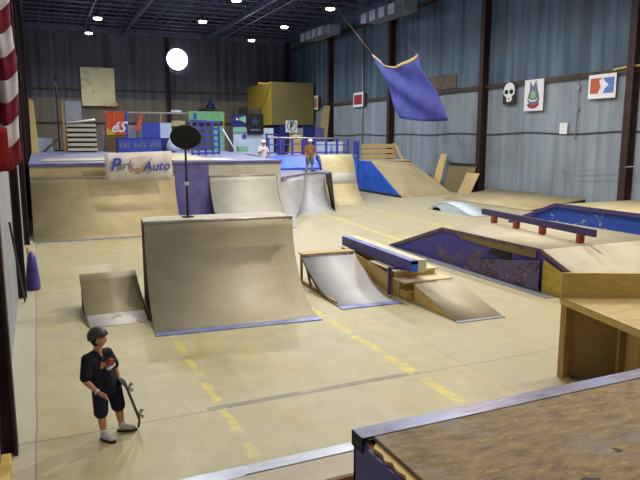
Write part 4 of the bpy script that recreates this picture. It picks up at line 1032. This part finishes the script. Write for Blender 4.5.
def person(name, label, base, J, s, mats, fwd, hfwd, hair=None, vox=.009, logo=False, htilt=0.0, helmet='helmet', js=1.0, stout=1.0, hs=.072):
    """J: joints in metres relative to base"""
    B = Vector(base); P = {k: B+Vector(v)*js for k, v in J.items()}
    t = thing(name, label, 'person', base)
    bm = bmesh.new()
    pel, ch, nk, hd = P['pelvis'], P['chest'], P['neck'], P['head']
    def blob(bm, a, b, ra, rb, sub=2):
        a = Vector(a); b = Vector(b); n = max(2, int((b-a).length/(min(ra,rb)*.25)))
        for k in range(n+1):
            f = k/n; bmesh.ops.create_icosphere(bm, subdivisions=sub, radius=ra+(rb-ra)*f, matrix=Matrix.Translation(a.lerp(b, f)))
    blob(bm, pel, ch, .085*s, .09*s); blob(bm, ch, nk, .085*s, .046*s); blob(bm, nk, hd, .044*s, .044*s)
    for L in 'RL':
        sh, el, wr = P['sh'+L], P['el'+L], P['wr'+L]
        blob(bm, ch, sh, .075*s, .046*s); blob(bm, sh, el, .044*s, .032*s); blob(bm, el, el.lerp(wr,.35), .032*s, .031*s); blob(bm, el.lerp(wr,.35), wr, .031*s, .021*s)
        hp, kn, an = P['hip'+L], P['kn'+L], P['an'+L]
        blob(bm, pel, hp, .08*s, .07*s); blob(bm, hp, kn, .068*s, .045*s); blob(bm, kn, kn.lerp(an,.35), .045*s, .044*s); blob(bm, kn.lerp(an,.35), an, .044*s, .028*s)
        d = (P['hd'+L]-wr)
        for ch_ in hand_nodes(wr, d, P['th'+L]-wr, s):
            for a, b in zip(ch_, ch_[1:]): blob(bm, a[:3], b[:3], a[3], b[3], 1)
    hm, HM = head_mesh(hd, hs*s, hfwd, htilt); addmesh(bm, hm)
    me = bpy.data.meshes.new('body'); bm.to_mesh(me); bm.free()
    body = link('body', remesh(me, vox), mats['skin'], t)
    # shirt and shorts: swept balls fused into one cloth volume
    def blob(bm, a, b, ra, rb):
        a = Vector(a); b = Vector(b); n = max(2, int((b-a).length/(min(ra,rb)*.22)))
        for k in range(n+1):
            f = k/n; bmesh.ops.create_icosphere(bm, subdivisions=2, radius=ra+(rb-ra)*f, matrix=Matrix.Translation(a.lerp(b, f)))
    ax = (P['shL']-P['shR']); ax.z = 0; ax.normalize(); fr = Vector((fwd[0],fwd[1],0)).normalized()
    bm = bmesh.new(); W_ = .062*s*stout; lowz = pel - Vector((0,0,.03*s))
    for q in (-1, 1):
        blob(bm, lowz+ax*W_*q, ch+ax*W_*q*1.15, .088*s*stout, .088*s*stout)
        sh_ = P['shR'] if q < 0 else P['shL']
        blob(bm, ch+ax*W_*q, sh_, .085*s, .062*s)
        blob(bm, sh_, nk-Vector((0,0,.03*s))+ax*.02*q, .055*s, .05*s)
    blob(bm, lowz+fr*.02*s*stout, pel.lerp(ch,.6)+fr*.035*s*stout, .10*s*stout, .095*s*stout)
    blob(bm, ch, nk-Vector((0,0,.045*s)), .09*s, .055*s)
    for L in 'RL': blob(bm, P['sh'+L], P['sh'+L].lerp(P['el'+L],.82), .060*s, .058*s)
    me = bpy.data.meshes.new('shirt'); bm.to_mesh(me); bm.free()
    link('shirt', remesh(me, vox*1.1, 4), mats['shirt'], t)
    bm = bmesh.new()
    blob(bm, pel+ax*.05*s*stout, pel-ax*.05*s*stout, .098*s*stout, .098*s*stout)
    for L in 'RL':
        hp, kn = P['hip'+L], P['kn'+L]
        blob(bm, hp, hp.lerp(kn,.97), .088*s*stout, .078*s*stout)
    me = bpy.data.meshes.new('shorts'); bm.to_mesh(me); bm.free()
    link('shorts', remesh(me, vox*1.1, 3), mats['shorts'], t)
    # shoes
    for L in 'RL':
        an, toe = P['an'+L], P['toe'+L]; d = (toe-an); d.z = 0; d.normalize(); zf = an.z-.05*s
        pts = [(*(an-d*.035*s+Vector((0,0,-.02*s))), .04*s),(*(an+d*.03*s+Vector((0,0,-.012*s))), .043*s),(*(an+d*.085*s+Vector((0,0,-.028*s))), (.04*s,.026*s)),(*(an+d*.14*s+Vector((0,0,-.034*s))), (.034*s,.02*s))]
        p_, e_ = chain(pts); me = skin_mesh(p_, e_)
        so = link('shoe', me, mats['shoe'], t)
        ol = []
        r_ = Vector((-d.y, d.x, 0)); 
        for k in range(20):
            q = 2*PI*k/20; ol.append(an + d*(.052*s+.105*s*math.cos(q)) + r_*.042*s*math.sin(q))
        z0 = min(v.z for v in [an-Vector((0,0,.064*s))])
        m = MB(); m.prism([(p.x,p.y) for p in ol], 'z', z0, z0+.018*s); link('sole', m.mesh('sole'), 'sole', so)
        m = MB().tube([an+Vector((0,0,-.0*s)), an+Vector((0,0,.05*s))], [.036*s,.034*s], 14); link('sock', m.mesh('sock'), 'sock', t)
    # helmet
    bm = bmesh.new(); bmesh.ops.create_uvsphere(bm, u_segments=32, v_segments=20, radius=1)
    bmesh.ops.delete(bm, geom=[v for v in bm.verts if v.co.z < -.12 - .22*max(0, v.co.y)], context='VERTS')
    for v in bm.verts:
        x, y, z = v.co; v.co = Vector((x*1.16, y*1.28+.03, z*1.25+.38 if z > 0 else z*1.1+.38))
        if z < 0 and y > 0: v.co.z -= .1
    bmesh.ops.transform(bm, matrix=HM, verts=bm.verts[:])
    me = bpy.data.meshes.new('helmet'); bm.to_mesh(me); bm.free()
    for p in me.polygons: p.use_smooth = True
    h = link('helmet', me, helmet, t); so = h.modifiers.new('so', 'SOLIDIFY'); so.thickness = .012*s; so.offset = 1
    # eyes
    for sx in (-1, 1):
        bm = bmesh.new(); bmesh.ops.create_uvsphere(bm, u_segments=10, v_segments=8, radius=.12)
        bmesh.ops.transform(bm, matrix=HM @ Matrix.Translation((sx*.34,-.86,.06)) @ Matrix.Diagonal((1,.5,.6,1)), verts=bm.verts[:])
        me = bpy.data.meshes.new('eye'); bm.to_mesh(me); bm.free(); link('eye', me, 'black', t)
    m = MB().box(-.26,.26,-.99,-.9,-.585,-.555).xf(HM); link('mouth', m.mesh('mouth'), 'darkred', t)
    if hair:
        bm = bmesh.new(); bmesh.ops.create_uvsphere(bm, u_segments=20, v_segments=14, radius=1)
        bmesh.ops.delete(bm, geom=[v for v in bm.verts if v.co.y < -.05 or v.co.z < -.75 or v.co.z > .5], context='VERTS')
        bmesh.ops.transform(bm, matrix=HM @ Matrix.Diagonal((1.02,1.16,1.2,1)), verts=bm.verts[:])
        me = bpy.data.meshes.new('hair'); bm.to_mesh(me); bm.free(); hh = link('hair', me, hair, t)
        so = hh.modifiers.new('so', 'SOLIDIFY'); so.thickness = .012*s
    return t, P, HM

kb = (.525, 7.0, 0)
J = dict(pelvis=(.01,0,.53), chest=(-.06,0,.79), neck=(-.06,-.01,.93), head=(-.045,-.03,1.055),
         shR=(-.165,-.07,.865), elR=(-.20,-.14,.67), wrR=(-.09,-.23,.565), hdR=(-.04,-.265,.54), thR=(-.11,-.25,.62),
         shL=(.035,.055,.865), elL=(.11,.11,.69), wrL=(.135,.06,.585), hdL=(.15,.02,.53), thL=(.16,-.03,.60),
         hipR=(-.06,-.04,.50), knR=(-.065,-.08,.29), anR=(-.05,-.10,.064), toeR=(.02,-.19,.03),
         hipL=(.08,.04,.50), knL=(.115,.02,.29), anL=(.14,.03,.064), toeL=(.27,-.01,.03))
kid, P, HM = person('person', 'person in black tee and charcoal helmet standing with a skateboard held upright', kb, J, 1.1,
    dict(skin='skin', shirt='tee', shorts='shorts', shoe='shoe'), (.6,-.8), (.93,-.35), 'hair', .0085, htilt=-.15, js=1.08, stout=.95, hs=.071)
# shirt print, laid on the chest
ft = Vector((.6,-.8,0)); rt = Vector((.8,.6,0))
def onchest(pts, z0, mat, name):
    c = Vector(kb)+Vector((-.03,.0,0)); m = MB()
    A = [c+ft*.150+rt*(u-.03)+Vector((0,0,v*1.09)) for u, v in pts]; bb = [a-ft*.05 for a in A]
    va = [m.b.verts.new(a) for a in A]; vb = [m.b.verts.new(a) for a in bb]; m.b.faces.new(va); m.b.faces.new(vb[::-1]); n = len(va)
    for i in range(n): m.b.faces.new((va[i],vb[i],vb[(i+1)%n],va[(i+1)%n]))
    part(name, m, mat, kid)
onchest([(-.01,.80),(.03,.84),(.08,.83),(.09,.79),(.05,.775)], 0, 'redpost', 'shirt_print')
onchest([(-.0,.735),(.09,.76),(.095,.785),(.005,.76)], 0, 'textwhite', 'shirt_print')
link('wristband', MB().tube([P['wrR']+(P['elR']-P['wrR'])*.05, P['wrR']+(P['elR']-P['wrR'])*.13], .031, 14).mesh('wb'), 'textwhite', kid)

def skateboard(label, M4, cat='skateboard'):
    """board built lying along +x (length .78), wheels on +z after M4"""
    t = thing('skateboard', label, cat, M4.translation)
    n = 22; g = []
    for i in range(n+1):
        x = -.39+.78*i/n; e = max(0, abs(x)-.27); zc = -e*e*3.2-e*.15
        wd = .1*math.sqrt(max(0, 1-(max(0,abs(x)-.29)/.101)**2)) if abs(x) > .29 else .1
        wd = max(wd, .012); g.append([(x, wd*s_, zc-.008*(s_*s_)) for s_ in (-1,-.5,0,.5,1)])
    part('deck', MB().sheet(g, .011, (0,0,1)).xf(M4), 'black', t)
    for x in (-.21, .21):
        h = part('truck', MB().box(x-.025,x+.025,-.03,.03,.0,.03).tube([(x,-.085,.045),(x,.085,.045)], .009, 8).xf(M4), 'metal', t)
        for y in (-.085,.085): link('wheel', MB().tube([(x,y-.016,.045),(x,y+.016,.045)], .026, 16).xf(M4).mesh('wheel'), 'wheel', h)
    return t
# held nose up beside the leg: long axis from the floor to the hand, wheels away from the person
lo = Vector(kb)+Vector((.385,.0,.03)); hi = Vector(kb)+Vector((.19,-.02,.67)); ax = (hi-lo).normalized()
wz = Vector((.85,-.1,.25)); wz = (wz-ax*wz.dot(ax)).normalized(); sy = wz.cross(ax)
M4 = Matrix((ax, sy, wz)).transposed().to_4x4() @ Matrix.Scale(.84,4); M4.translation = (lo+hi)/2
skateboard('dark skateboard held upright on its tail beside the person in the black tee', M4)

# skater on the hip deck (seen from behind)
sb = (11.62, 27.1, 1.755)
J2 = dict(pelvis=(0,0,.70), chest=(-.02,-.03,1.03), neck=(.0,-.04,1.22), head=(.01,-.07,1.36),
          shR=(-.18,-.03,1.13), elR=(-.25,-.02,.90), wrR=(-.20,-.14,.74), hdR=(-.18,-.19,.68), thR=(-.1,-.2,.74),
          shL=(.17,-.03,1.13), elL=(.27,.0,.93), wrL=(.24,-.12,.76), hdL=(.23,-.17,.70), thL=(.15,-.2,.76),
          hipR=(-.09,0,.66), knR=(-.13,-.06,.38), anR=(-.16,0,.075), toeR=(-.22,-.12,.04),
          hipL=(.09,0,.66), knL=(.10,-.07,.38), anL=(.12,.02,.075), toeL=(.17,-.12,.04))
person('person', 'person in white helmet, brown-orange top and green patterned shorts standing on the hip ramp deck', sb, J2, 1.2,
    dict(skin='skin2', shirt='orangetee', shorts='camo', shoe='sole'), (0,-1), (.2,-1), None, .016, helmet='helmetw')
M5 = Matrix.Rotation(PI,4,'X'); M5.translation = Vector((11.62,27.06,1.752))
skateboard('skateboard under the feet of the skater on the hip ramp deck', M5)
J3 = dict(J2); J3.update(elR=(-.24,-.06,.92), wrR=(-.12,-.2,.98), hdR=(-.07,-.24,1.0), thR=(-.1,-.2,1.06))
person('person', 'person in white tee and white helmet standing beside the white partition', (10.08,29.3,1.69), J3, 1.25,
    dict(skin='skin2', shirt='whitetee', shorts='shorts', shoe='sole'), (-.3,-1), (-.5,-1), None, .016, helmet='helmetw')

# ------------------------------------------------------------ camera
yaw = math.atan(284/633.3); pitch = math.atan(102/625)
cam = bpy.data.cameras.new('camera'); co = bpy.data.objects.new('camera', cam); C.objects.link(co)
co.location = (0,0,3.3); co.rotation_euler = (PI/2-pitch, 0, -yaw)
cam.sensor_width = 36; cam.lens = 625/640*36; cam.clip_end = 200; cam.clip_start = .05
S.camera = co
S.view_settings.view_transform = 'Standard'; S.view_settings.look = 'None'; S.view_settings.gamma = 1; S.view_settings.use_curve_mapping = False
S.view_settings.exposure = -.12
